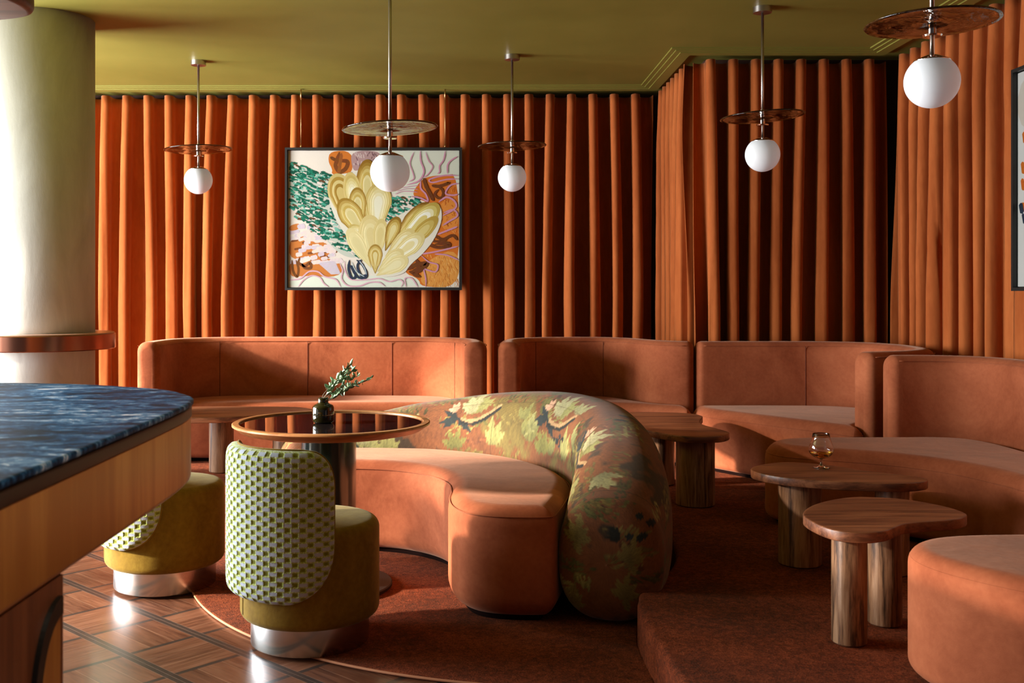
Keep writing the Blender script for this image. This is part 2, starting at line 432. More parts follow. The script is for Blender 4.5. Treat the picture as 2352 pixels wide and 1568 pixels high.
# cornice: steps at the ceiling edge over the curtains
def cornice(name, path, side):
    P = np.array(path, float); n = len(P)
    prof = [(.135, CEIL), (.135, CEIL-.008), (.105, CEIL-.008), (.105, CEIL-.014), (.07, CEIL-.014), (.07, CEIL-.02), (0, CEIL-.02), (0, CEIL)]
    V = []
    for k in range(n):
        d = []
        if k: d.append((P[k]-P[k-1])/np.linalg.norm(P[k]-P[k-1]))
        if k < n-1: d.append((P[k+1]-P[k])/np.linalg.norm(P[k+1]-P[k]))
        ns = [np.array([t[1], -t[0]])*side for t in d]
        if len(ns) == 2: m = (ns[0]+ns[1])/(1+ns[0].dot(ns[1]))
        else: m = ns[0]
        V += [(*(P[k]+m*o), z) for o, z in prof]
    return struct(name, V, gridF(n, len(prof)).tolist(), CEILM)
cornice('trim_1', [(-5.2, 7.72), (1.345, 7.66), (1.345, 6.5), (2.55, 6.5), (2.55, -1.4)], 1)

# column with its copper shelf
CX, CY, CR = -2.345, 5.71, .27
V, F = lathe([(CR, 0), (CR, CEIL)], 72, (CX, CY, 0)); struct('column', V, F, PLASTER, True)
t = thing('column_ledge', (CX, CY, .87), 'copper faced drink ledge ringing the pale plaster column', 'ledge')
V, F = lathe([(CR+.003, .874), (.375, .874), (.379, .878), (.379, .953), (.375, .957), (CR+.003, .957)], 72, (CX, CY, 0), True)
sharp(mesh('copper_band', V, F, COPPER, t))
V, F = lathe([(CR+.003, .9575), (.371, .9575), (.371, .963), (CR+.003, .963)], 72, (CX, CY, 0), True)
sharp(mesh('ledge_top', V, F, plain('ledge_stone', S(190, 150, 130), .25), t))

# ------------------------------------------------------------------ curtains
def curtain(name, path, pitch, amp, z0, z1, seed, label, phase=0.0):
    r = np.random.RandomState(seed)
    P = resample(path, .01, False); N = normals(P, False); T = np.stack([-N[:, 1], N[:, 0]], 1)
    L = (len(P)-1)*.01; L = np.linalg.norm(np.diff(P, axis=0), axis=1).sum()
    ns = int(L/pitch*22); nz = 34
    s = np.linspace(0, L, ns); d = np.linspace(0, L, len(P))
    zz = np.linspace(z1, z0, nz)
    k1, k2 = r.uniform(.5, 1.2, 6), r.uniform(0, 6.3, 6)
    nf = int(L/pitch)+3
    fj = r.uniform(-1, 1, nf); fa = r.uniform(.7, 1.25, nf); fb = r.uniform(-1, 1, nf); fw = r.uniform(.1, .4, nf)
    V = []
    for iz, z in enumerate(zz):
        q = (z1-z)/(z1-z0)                       # 0 top .. 1 bottom
        q2 = min(1, q*1.6)
        u = s/pitch+phase
        idx = np.clip(u, 0, nf-2); i0 = idx.astype(int); fr = idx-i0; fr = fr*fr*(3-2*fr)
        jit = (fj[i0]*(1-fr)+fj[i0+1]*fr)*.25*q2+(fb[i0]*(1-fr)+fb[i0+1]*fr)*.12*math.sin(2.4*q+1)*q2
        am = 1+((fa[i0]*(1-fr)+fa[i0+1]*fr)-1)*q2
        th = 2*PI*(u+jit); th = th+.42*np.sin(th+.6)
        c = np.cos(th)
        wave = np.sign(c)*np.abs(c)**.92
        a = amp*(.72+.28*min(1, q*6))*am
        y = a*wave+.012*q2*np.sin(3*th+fw[i0]*20)*am
        lat = .021*np.sin(2*th)*(.6+.4*q2)
        env = np.clip(np.minimum(s, L-s)/.05, .25, 1)
        px = np.interp(np.clip(s+lat*env, 0, L), d, P[:, 0])+np.interp(s, d, N[:, 0])*y
        py = np.interp(np.clip(s+lat*env, 0, L), d, P[:, 1])+np.interp(s, d, N[:, 1])*y
        ztop = z+(.012*(wave-1)*.5 if iz == 0 else 0)
        V.append(np.stack([px, py, np.full(ns, z)+(.010*(wave*.5-.5) if iz == 0 else 0)], 1))
    V = np.concatenate(V)
    o = mesh(name, V, gridF(nz, ns), CURT, origin=(P[0][0], P[0][1], z0))
    md = o.modifiers.new('thickness', 'SOLIDIFY'); md.thickness = .004; md.offset = 0
    return tag(o, label, 'curtain', 'orange velvet curtains')
Z1 = 2.636
curtain('velvet_curtain', [(-4.6, 7.87), (1.335, 7.765)], .1575, .08, PLAT+.01, Z1, 3, 'pleated orange velvet curtain behind the large framed painting', .13)
curtain('velvet_curtain', [(1.39, 7.69), (1.39, 6.695)], .15, .055, PLAT+.01, Z1, 11, 'narrow brightly lit return of orange curtain joining the two back walls', .4)
curtain('velvet_curtain', [(1.395, 6.595), (2.60, 6.595)], .142, .072, PLAT+.01, Z1, 21, 'orange velvet curtain in the recess between the two inner corners, above the looping sofa', .3)
curtain('velvet_curtain', [(2.655, 6.54), (2.655, 2.2)], .16, .055, PLAT+.01, Z1, 33, 'orange velvet curtain along the side wall behind the cropped painting', .2)

# ------------------------------------------------------------------ sofas
SEAT = .505; BACKT = .88
def seams(outline, z, off, parent, r=.0028):
    P = smooth_off(ccw(outline), off) if off else ccw(outline)
    V, F = tube([(x, y, z) for x, y in P], r, 5, True)
    mesh('seam_piping', V, F, VELVET, parent)
def seat_part(t, outline, z0=PLAT, top=SEAT, rt=.075, rb=.035, seam=True):
    O = resample(outline, .02)
    V, F = slab(O, z0+.022, top, rt, rb, 8)
    s = mesh('seat', V, F, VELVET, t)
    V, F = slab(smooth_off(ccw(O), .05), z0, z0+.03, .002, .002, 1); mesh('plinth', V, F, PLINTH_SHADE, t)
    if seam: seams(O, top-rt*.62, .0 if rt < .03 else .006, s)
    return s
def back_part(t, path, th, z0=PLAT, top=BACKT, rt=.055, joins=()):
    V, F, s1_, s2_ = sweep(path, th, z0+.022, top, rt)
    b = mesh('backrest', V, F, VELVET, t)
    for q in (s1_, s2_): mesh('seam_piping', *tube(q, .0022, 5), VELVET, b)
    P = resample(cr(path, False), .02, False); N = normals(P, False)
    for f_ in joins:
        i = int(f_*(len(P)-1)); p, n_ = P[i], N[i]
        mesh('seam_piping', *tube([(*(p+n_*(th/2+.0004)), z_) for z_ in np.linspace(SEAT-.03, top-rt*.5, 8)], .0018, 5), SEAMC, b)
    return b

# sofa at the left
t = thing('curved_sofa', (-.97, 6.6, PLAT), 'terracotta velvet sofa with two curved arms under the large painting', 'sofa', 'terracotta velvet sofas')
back_part(t, [(-1.955, 6.29), (-1.955, 6.52), (-1.90, 6.76), (-1.70, 6.93), (-1.4, 6.975), (-.55, 6.975), (-.24, 6.93), (-.04, 6.76), (.015, 6.52), (.015, 6.29)], .135, joins=(.26, .46, .65, .83))
seat_part(t, chaikin([(-1.885, 6.40), (-1.8, 6.37), (-.14, 6.37), (-.055, 6.40), (-.055, 6.55), (-.1, 6.74), (-.26, 6.88), (-.55, 6.905), (-1.4, 6.905), (-1.67, 6.87), (-1.84, 6.73), (-1.885, 6.55)], 2))
# sofa wrapping the corner
t = thing('curved_sofa', (.75, 6.6, PLAT), 'terracotta velvet sofa whose back swoops forward in an S toward the seam with its neighbour', 'sofa', 'terracotta velvet sofas')
back_part(t, [(.222, 6.29), (.225, 6.52), (.28, 6.77), (.45, 6.92), (.68, 6.96), (.88, 6.93), (1.02, 6.80), (1.10, 6.62), (1.18, 6.48), (1.26, 6.41), (1.346, 6.387)], .135, joins=(.33, .62))
seat_part(t, chaikin([(.295, 6.42), (.4, 6.38), (.8, 6.40), (1.05, 6.29), (1.25, 6.165), (1.30, 6.17), (1.302, 6.31), (1.22, 6.355), (1.13, 6.42), (1.04, 6.57), (.96, 6.74), (.85, 6.86), (.68, 6.89), (.47, 6.85), (.34, 6.73), (.295, 6.55)], 2))
# enclosed sofa under the recess curtain
t = thing('curved_sofa', (1.9, 5.9, PLAT), 'terracotta velvet sofa with a straight back that loops round to a short end arm', 'sofa', 'terracotta velvet sofas')
back_part(t, [(1.354, 6.386), (1.8, 6.39), (2.12, 6.375), (2.34, 6.26), (2.445, 6.04), (2.455, 5.82), (2.40, 5.60), (2.26, 5.44), (2.10, 5.36), (1.965, 5.31)], .135, joins=(.30,))
seat_part(t, chaikin([(1.314, 6.24), (1.314, 6.09), (1.49, 5.83), (1.66, 5.60), (1.82, 5.38), (1.90, 5.24), (1.97, 5.25), (2.0, 5.395), (2.2, 5.48), (2.335, 5.64), (2.385, 5.82), (2.375, 6.02), (2.29, 6.2), (2.1, 6.305), (1.8, 6.32), (1.4, 6.315), (1.314, 6.31)], 2))
# long sofa on the right
t = thing('curved_sofa', (2.0, 4.6, PLAT), 'terracotta velvet sofa at the right with a long rounded seat nose behind the brandy glass', 'sofa', 'terracotta velvet sofas')
back_part(t, [(1.995, 5.06), (2.18, 5.055), (2.34, 5.0), (2.45, 4.85), (2.485, 4.6), (2.487, 4.2), (2.487, 3.4)], .13)
seat_part(t, chaikin([(2.0, 4.975), (1.62, 4.975), (1.42, 4.93), (1.325, 4.80), (1.335, 4.64), (1.46, 4.55), (1.64, 4.47), (1.80, 4.36), (1.93, 4.18), (2.01, 3.9), (2.03, 3.4), (2.42, 3.4), (2.42, 4.6), (2.385, 4.82), (2.31, 4.94), (2.17, 4.985)], 2))
# seat end at the lower right
t = thing('curved_sofa', (1.8, 2.65, PLAT), 'terracotta velvet seat end cropped by the frame, in front of the nearest bean table', 'sofa', 'terracotta velvet sofas')
seat_part(t, chaikin([(2.41, 3.02), (1.6, 3.01), (1.34, 2.995), (1.21, 2.92), (1.165, 2.80), (1.19, 2.66), (1.32, 2.48), (1.5, 2.34), (1.8, 2.22), (2.41, 2.1)], 3), rt=.05)
back_part(t, [(2.48, 3.0), (2.485, 2.6), (2.48, 2.1)], .12)

# ------------------------------------------------------------------ centre sofa with tapestry roll
INNER = [(-.93, 5.10), (-.75, 5.16), (-.573, 5.175), (-.405, 5.165), (-.197, 5.135), (.01, 5.03), (.187, 4.88), (.294, 4.716), (.372, 4.534), (.402, 4.335), (.392, 4.16), (.352, 3.95), (.292, 3.70)]
FRONT = [(.285, 3.70), (.20, 3.695), (.08, 3.71), (-.02, 3.765), (-.075, 3.87), (-.095, 4.02), (-.09, 4.18), (-.105, 4.34), (-.16, 4.48), (-.25, 4.59), (-.37, 4.665), (-.52, 4.70), (-.72, 4.71), (-.88, 4.73), (-.95, 4.85)]
t = thing('crescent_sofa', (-.1, 4.5, RUG), 'crescent sofa with terracotta seat and a fat foliage tapestry roll for a back', 'sofa')
O = np.array([tuple(p) for p in cr(INNER, False, 8)]+[tuple(p) for p in cr(FRONT, False, 8)])
O = resample(O, .018)
for _ in range(3): O = .25*np.roll(O, 1, 0)+.5*O+.25*np.roll(O, -1, 0)
V, F = slab(O, RUG+.018, .425, .07, .075, 9); st = mesh('seat', V, F, VELVET, t)
V, F = slab(smooth_off(ccw(O), .06), RUG, RUG+.03, .002, .002, 1); mesh('plinth', V, F, PLINTH_SHADE, t)
seams(O, .392, .006, st)

def roll(t):
    C = resample(cr(INNER, False, 20), .005, False); L = np.linalg.norm(np.diff(C, axis=0), axis=1).sum()
    s0 = np.linspace(0, L, len(C)); N0 = normals(C, False)
    N0 = np.stack([np.convolve(np.pad(N0[:, k], 12, 'edge'), np.ones(25)/25, 'valid') for k in (0, 1)], 1)
    if N0[len(C)//2][1] < 0 and N0[len(C)//2][0] < 0: N0 = -N0
    side = 1 if np.dot(N0[len(C)//3], (0.3, 1)) > 0 else -1
    # end-cap rings are concentrated near the ends
    capA = .085*(1-np.cos(np.linspace(0.03, PI/2, 34))); capB = L-.07*(1-np.cos(np.linspace(0.001, PI/2, 46)))[::-1]
    u = np.concatenate([capA, np.arange(.0862, L-.0712, .0042), capB]); nu = len(u)
    K = dict(u=[0, .2, .55, 1.0, 1.35, 1.65, 1.95, 2.2, L-.12, L], h=[.42, .50, .60, .69, .725, .715, .66, .575, .47, .44], w=[.26, .30, .31, .33, .34, .355, .375, .40, .39, .36])
    q = np.array(K['u'])/K['u'][-1]*L if K['u'][-2] > K['u'][-1] else np.array(K['u'])
    def spl(y):
        f = np.interp(np.linspace(0, L, 400), q, y); f = np.convolve(np.pad(f, 20, 'edge'), np.ones(41)/41, 'valid'); return np.interp(u, np.linspace(0, L, 400), f)
    H, W = spl(K['h']), spl(K['w'])
    nv = 230; ph = np.linspace(-PI/2, 1.5*PI, nv, endpoint=False)
    # inner side = cos negative (toward the seat)
    ex = 2.5; cosf = np.sign(np.cos(ph))*np.abs(np.cos(ph))**(2/ex); sinf = np.sign(np.sin(ph))*np.abs(np.sin(ph))**(2/ex)
    cosf = -cosf
    f = np.ones(nu)
    ra, rb_ = .085, .07
    m = u < ra; f[m] = (1-(1-u[m]/ra)**2.4)**(1/2.4)
    m = u > L-rb_; f[m] = (1-((u[m]-(L-rb_))/rb_)**2.6)**(1/2.6)
    f = np.maximum(f, .003)
    z0 = RUG+.012
    cxy = np.stack([np.interp(u, s0, C[:, 0]), np.interp(u, s0, C[:, 1])], 1); nn = np.stack([np.interp(u, s0, N0[:, 0]), np.interp(u, s0, N0[:, 1])], 1)*side
    nn /= np.linalg.norm(nn, axis=1)[:, None]
    A = W/2; B = (H-z0)/2; zc = (H+z0)/2
    off = A[:, None]+A[:, None]*f[:, None]*cosf[None, :]
    Z = zc[:, None]+B[:, None]*f[:, None]*sinf[None, :]
    X = cxy[:, 0:1]+nn[:, 0:1]*off; Y = cxy[:, 1:2]+nn[:, 1:2]*off
    V = np.stack([X, Y, Z], -1).reshape(-1, 3)
    # pattern coordinates (metres on the cloth)
    per = np.r_[0, np.cumsum(np.hypot(np.diff(.17*cosf), np.diff(.34*sinf)))]
    pu = np.repeat(u[:, None]*1.15, nv, 1); pv = np.repeat(per[None, :], nu, 0)
    cap = (u > L-rb_*.8)
    pu[cap] = (L*1.15+.1+off[cap]); pv[cap] = Z[cap]*1.0+.05
    r = np.random.RandomState(12)
    def fbm(x, y, sc, oct=4, seed=0):
        rr = np.random.RandomState(seed); o = np.zeros_like(x); a = 1
        for k in range(oct):
            for _ in range(3):
                an = rr.uniform(0, PI); p = rr.uniform(0, 6.3); w = sc*2**k*rr.uniform(.7, 1.3)
                o += a*np.sin((x*math.cos(an)+y*math.sin(an))*w+p+1.3*np.sin((x*math.sin(an)-y*math.cos(an))*w*.7+p*2))
            a *= .55
        return o/5.5
    c = lambda *k: np.array(S(*k)[:3])
    wu, wv_ = fbm(pu, pv, 55, 2, 8)*.006, fbm(pu, pv, 55, 2, 9)*.006
    n1 = fbm(pu, pv, 9, 4, 1); n2 = fbm(pu, pv, 40, 3, 2); n3 = fbm(pu, pv, 5, 3, 3)
    col = c(128, 70, 22)[None, None]*(1+.28*n2[..., None]+.2*n1[..., None])
    def over(mask, colr):
        nonlocal col
        mk = mask[..., None]; col = col*(1-mk)+colr*mk
    sm = lambda x, a, b: np.clip((x-a)/(b-a), 0, 1)
    over(sm(n3+.5*n1+.35*n2, .34, .52)*.85, c(112, 98, 34)*(1+.35*n2[..., None]))      # olive foliage masses
    over(sm(-n3+.6*n1+.4*n2, .42, .55)*.8, c(40, 44, 30)*np.ones_like(col))             # dark patches of the woven pattern
    ncap = int(np.argmax(cap)) if cap.any() else nu
    us_ = u*1.15
    def leaf(cu, cv, ang, ln, wd, colr, lobes=5, rows=None):
        """one leaf or blade painted on the cloth around (cu, cv)"""
        if cu > L*1.15+.04: r0, r1, c0, c1 = ncap, nu, 0, nv
        else:
            r0, r1 = np.searchsorted(us_, [cu-ln*1.1, cu+ln*1.1]); r1 = min(r1, ncap); c0, c1 = np.searchsorted(per, [cv-ln*1.1, cv+ln*1.1])
        if r1 <= r0 or c1 <= c0: return
        sl = (slice(r0, r1), slice(c0, c1))
        x0, y0 = pu[sl]-cu+wu[sl], pv[sl]-cv+wv_[sl]; ca, sa = math.cos(ang), math.sin(ang)
        x = (x0*ca+y0*sa)/ln; y = (-x0*sa+y0*ca)/wd
        x = x+.10*np.abs(y); xc = np.clip(x, 0, 1)
        ww = np.where((x > 0) & (x < 1), np.sin(PI*xc**.85)**.6*(1-(.42*np.abs(np.sin(lobes*PI*xc)) if lobes > 1 else 0)), 0)
        k = sm(ww-np.abs(y), 0, .14)
        shade = .74+.5*xc-.22*np.abs(y)+.22*n2[sl]
        if lobes > 1: shade = np.where(np.abs(y) < .045, shade*.72, shade)
        col[sl] = col[sl]*(1-k[..., None])+colr*shade[..., None]*k[..., None]
    U1, V1 = pu.max(), pv.max()
    DARK, TEAL, OL, GOLD, PALE, CREAM, RUST = c(34, 34, 26), c(38, 48, 46), c(104, 98, 36), c(132, 112, 42), c(146, 140, 70), c(176, 166, 112), c(134, 74, 30)
    for i in range(420):                                               # feathery foliage in drifting clumps
        gu, gv, ga = r.uniform(0, U1), r.uniform(0, V1), r.choice([0.1, .4, 2.8, 3.1, 1.4])+r.uniform(-.3, .3)
        gc = [OL, GOLD, OL, c(88, 78, 26), c(150, 138, 62), RUST, c(118, 96, 34)][r.randint(7)]
        for k in range(16): leaf(gu+r.uniform(-.075, .075), gv+r.uniform(-.022, .022), ga+r.uniform(-.45, .45), r.uniform(.02, .048), r.uniform(.0035, .0075), gc*r.uniform(.7, 1.25), 1)
    for i in range(150):
        if i % 5 == 0: gu, gv, ga, gc = r.uniform(0, U1), r.uniform(0, V1), r.uniform(0, 2*PI), [OL, GOLD, DARK, OL, RUST, TEAL, c(96, 52, 18)][r.randint(7)]
        leaf(gu+r.uniform(-.05, .05), gv+r.uniform(-.05, .05), ga+r.uniform(-.8, .8), r.uniform(.03, .06), r.uniform(.011, .02), gc*r.uniform(.8, 1.2), 4)
    for i in range(26):                                                # dark oak leaf clumps
        bu, bv = r.uniform(0, U1), r.uniform(0, V1)
        for k in range(7): leaf(bu+r.uniform(-.07, .07), bv+r.uniform(-.018, .018), r.uniform(-.4, .4)+PI*r.randint(2), r.uniform(.03, .06), .018, [DARK, TEAL][k % 2], 3)
    # motif repeated along the inner face: pale acanthus spray, dark flower leaf, curling branch
    def motif(mu, mv, sg=1.0):
        for a, l in ((1.1, .12), (1.5, .15), (1.95, .13), (.7, .12), (2.4, .10)): leaf(mu+.02*math.cos(a), mv, a, l*sg, .036*sg, CREAM if a > 1.2 else PALE, 4)
        for a, l in ((2.6, .10), (3.3, .11), (.5+PI, .09), (5.6, .13)): leaf(mu-.10*sg, mv-.02, a, l*sg, .026*sg, TEAL*.9, 3)
        for a in (1.7, 2.2, 2.8): leaf(mu-.11*sg, mv+.02, a, .06*sg, .02*sg, c(214, 160, 120), 3)
        for k in range(40):
            tt = k/40; leaf(mu+(-.08+.24*tt)*sg, mv-.03-.02*math.sin(PI*tt*1.2)+.05*tt*tt, .3, .02, .011, c(196, 150, 92), 1)
            leaf(mu+(-.08+.24*tt)*sg, mv-.045-.02*math.sin(PI*tt*1.2)+.05*tt*tt, .3, .02, .009, DARK, 1)
        for a, l in ((1.2, .12), (1.75, .14), (.6, .10), (2.3, .09)): leaf(mu+.15*sg, mv-.16, a, l*sg, .034*sg, PALE, 4)
        for a, l in ((2.0, .10), (1.3, .10), (.5, .09), (2.7, .09)): leaf(mu-.10*sg, mv-.17, a, l*sg, .032*sg, OL*1.35, 4)
    vin = per[nv*3//4+0]                                               # (reference only)
    vi = lambda z_: np.interp(z_, [.03, .43, .62, .73], [.12, .52, .71, .85])
    # the section runs bottom -> (cos<0 after flip means) inner first when ph goes -pi/2..pi/2
    for k in range(34):                                                # pale sprays filling the inner face
        bu, bv, a0_ = r.uniform(0, U1), r.uniform(vi(.40), vi(.72)), r.uniform(.4, 2.7)
        pc = [c(128, 122, 56), c(148, 142, 76), c(112, 104, 40), c(160, 152, 96)][k % 4]
        for q in range(5): leaf(bu+r.uniform(-.02, .02), bv, a0_+(q-2)*.42, r.uniform(.06, .10), .024, pc*r.uniform(.85, 1.15), 4)
    for mu in (.38, .95, 1.52, 2.02): motif(mu*1.15, vi(.60), 1.0)
    for mu, mv in ((L*1.15+.36, .30), (L*1.15+.34, .17), (L*1.15+.17, .36), (L*1.15+.15, .12)):              # spray on the end face
        for a, l in ((.9, .07), (1.4, .10), (1.9, .08), (2.5, .06), (.3, .06), (-1.2, .05)): leaf(mu, mv, a, l, .022, GOLD*.95, 4)
    for us in (.5, 1.07, 1.6, 2.05, L-.10):                                       # sewn joins
        over(np.exp(-((pu-us*1.15)/.0022)**2)*.75, c(70, 44, 18)*np.ones_like(col))
    crest = per[nv//2]
    over(np.exp(-((pv-crest*.86)/.0022)**2)*.75*(~cap)[:, None], c(84, 56, 24)*np.ones_like(col))
    wv = 1+.10*np.sin(pu*1500)*np.sin(pv*1500)+.08*r.randn(*pu.shape)
    col = col.mean(-1, keepdims=True)*.12+col*.88
    col = np.clip(.80*col*wv[..., None], 0.004, .85)
    rgba = np.concatenate([col, np.ones((*pu.shape, 1))], -1).reshape(-1, 4)
    F = gridF(nu, nv, True).tolist()
    F += [list(range(nv)), [(nu-1)*nv+j for j in range(nv-1, -1, -1)]]
    o = mesh('tapestry_roll', V, [tuple(x) for x in F], TAPES, t, col=rgba)
    o['label'] = 'olive and rust foliage tapestry back roll'
roll(t)

# ------------------------------------------------------------------ stools
def make_stool():
    t = thing('swivel_stool', (0, 0, 0), 'x', 'stool', 'mustard stools')
    V, F = lathe([(.19, 0), (.197, 0), (.199, .003), (.199, .098), (.195, .1)], 72); o = mesh('base_ring', V, F, STEEL, t, local=True); sharp(o); o['label'] = 'brushed steel base ring'
    V, F = lathe(rprof(.234, .088, .412, .03, .035, 8), 72); mesh('seat', V, F, MUST, t, local=True)
    V, F = tube([(.2345*math.cos(-1.95), .2345*math.sin(-1.95), z) for z in np.linspace(.115, .38, 6)], .0018, 5); mesh('seam_piping', V, F, MUST, t, local=True)
    # back pad: wraps the side facing -Y in stool space
    zb, zt, Th, R0 = .184, .674, .044, .2352
    nr, nc = 312, 400; W = math.radians(66)
    z = np.linspace(zb, zt, nr); a = np.linspace(-1, 1, nc)
    w = np.ones(nr)
    rb, rt = .20, .13
    k = z < zb+rb; w[k] = .30+.70*(1-((zb+rb-z[k])/rb)**2.4)**(1/2.4)
    k = z > zt-rt; w[k] = .62+.38*(1-((z[k]-(zt-rt))/rt)**2.4)**(1/2.4)
    ang = W*w[:, None]*a[None, :]; arc = ang*.27
    bb = np.linspace(-1, 1, nr)[:, None]*np.ones((1, nc)); aa = np.ones((nr, 1))*a[None, :]
    e = np.maximum(np.abs(aa)**14, np.abs(bb)**18); thk = Th*np.sqrt(np.clip(1-e, 0, 1))
    row = np.floor(z/.0156)[:, None]*np.ones((1, nc)); fz = (z/.0156)[:, None]-row
    q = arc/.047+(row % 2)*.5; fq = q-np.floor(q)
    r = np.random.RandomState(3); rn = r.rand(nr, nc)
    block = fq < .66; edge = (np.abs(fz-.5) > .33) | ((np.abs(fq-.34) > .27) & block)
    c = lambda *k: np.array(S(*k)[:3])
    col = np.where(block[..., None], c(172, 179, 198), c(138, 146, 34))
    fr = (edge & block & (rn > .22)) | (np.abs(fz-.5) > .37)
    lime = np.where((rn > .5)[..., None], c(168, 182, 84), np.where((rn > .3)[..., None], c(132, 146, 40), c(206, 212, 176)))
    col = np.where(fr[..., None], lime, col)
    core = (~block) & (np.abs(fz-.45) < .26) & (np.abs(fq-.84) < .10); col = np.where(core[..., None], c(118, 120, 26), col)
    dsp = np.where(block, .0014, -.0012)+np.where(fr, .0016*(rn-.2), 0)
    # soften block edges a touch
    for _ in range(1): dsp = (dsp+np.roll(dsp, 1, 1)+np.roll(dsp, -1, 1)+np.roll(dsp, 1, 0)+np.roll(dsp, -1, 0))/5
    fall = np.clip((1-e)*6, 0, 1)
    Rr = R0+thk+dsp*fall
    A = -PI/2+ang
    Vo = np.stack([Rr*np.cos(A), Rr*np.sin(A), z[:, None]*np.ones((1, nc))], -1).reshape(-1, 3)
    # inner face (coarser, same border)
    Fo = gridF(nr, nc)
    bd = list(range(nc))+[i*nc+nc-1 for i in range(1, nr)]+[(nr-1)*nc+j for j in range(nc-2, -1, -1)]+[i*nc for i in range(nr-2, 0, -1)]
    ii = np.linspace(0, nr-1, 40).astype(int); jj = np.linspace(0, nc-1, 40).astype(int)
    Ai = A[np.ix_(ii, jj)]; Vi = np.stack([(R0-.0005)*np.cos(Ai), (R0-.0005)*np.sin(Ai), z[ii][:, None]*np.ones((1, 40))], -1).reshape(-1, 3)
    Fi = gridF(40, 40)[:, ::-1]+len(Vo)
    V = np.concatenate([Vo, Vi]); rgba = np.ones((len(V), 4)); rgba[:len(Vo), :3] = col.reshape(-1, 3); rgba[len(Vo):, :3] = c(150, 150, 120)
    o = mesh('backrest', V, np.concatenate([Fo, Fi]), WEAVE, t, col=rgba, local=True); o['label'] = 'green and lilac basket weave back pad'
    P = [tuple(((R0+.004)*math.cos(A.ravel()[i]), (R0+.004)*math.sin(A.ravel()[i]), z[i//nc])) for i in bd[::5]]
    V, F = tube(P, .0045, 6, True); mesh('piping', V, F, MUST, t, local=True)
    return t
def copy_tree(o, parent=None):
    c = o.copy(); COL.objects.link(c); c.parent = parent
    for ch in list(o.children): copy_tree(ch, c)
    return c
s1 = make_stool(); s2 = copy_tree(s1)
s1.location = (-.553, 3.565, .0125); s1.rotation_euler = (0, 0, math.radians(-39))
s2.location = (-1.243, 4.235, .0125); s2.rotation_euler = (0, 0, math.radians(-53))
s1['label'] = 'mustard velvet stool with a tall basket weave back in front of the round table'
s2['label'] = 'mustard velvet stool half hidden behind the marble bar end'

# ------------------------------------------------------------------ round pedestal table, vase and sprig
tx, ty, tz = -.563, 4.19, .671
t = thing('pedestal_table', (tx, ty, RUG), 'round table with black mirror top, oak rim and dark green pedestal', 'table')
V, F = lathe([(.31, tz-.043), (.358, tz-.033), (.392, tz-.009), (.392, tz-.003), (.388, tz), (.366, tz), (.3635, tz-.003), (.3635, tz-.012), (.31, tz-.02)], 96, (tx, ty, 0), True)
sharp(mesh('oak_rim', V, F, WOOD_RIM, t), 30)
V, F = lathe([(.363, tz-.02), (.363, tz-.006), (.001, tz-.006)], 96, (tx, ty, 0)); sharp(mesh('mirror_top', V, F, BLACKGLASS, t))
V, F = lathe([(.31, tz-.022), (.31, tz-.043), (.001, tz-.043)], 64, (tx, ty, 0)); sharp(mesh('underside', V, F, WOOD_RIM, t))
V, F = lathe([(.110, RUG+.018), (.110, tz-.043)], 64, (tx-.014, ty, 0)); sharp(mesh('pedestal', V, F, PEDESTAL, t))
V, F = lathe([(.25, RUG), (.254, RUG+.003), (.254, RUG+.014), (.25, RUG+.018), (.001, RUG+.019)], 72, (tx-.014, ty, 0)); sharp(mesh('base_plate', V, F, DISCBASE, t))
vx, vy, vz = -.597, 4.18, tz-.006
VS = 1.074
t = thing('glass_vase', (vx, vy, vz), 'small dark olive glass bud vase on the round table', 'vase')
prof = [(.001, .0005), (.030, .0005), (.036, .004), (.0405, .012), (.0412, .03), (.0405, .058), (.036, .066), (.026, .071), (.0195, .074), (.0185, .082), (.0195, .094), (.0165, .0945), (.0155, .082), (.0165, .074), (.024, .067), (.033, .062), (.037, .055), (.0375, .03), (.036, .013), (.030, .007), (.001, .006)]
V, F = lathe([(a*VS, b*VS) for a, b in prof], 48, (vx, vy, vz)); mesh('vase_body', V, F, VASEG, t)
t = thing('leafy_sprig', (vx, vy, vz+.02), 'green olive sprig leaning right out of the small vase', 'plant')
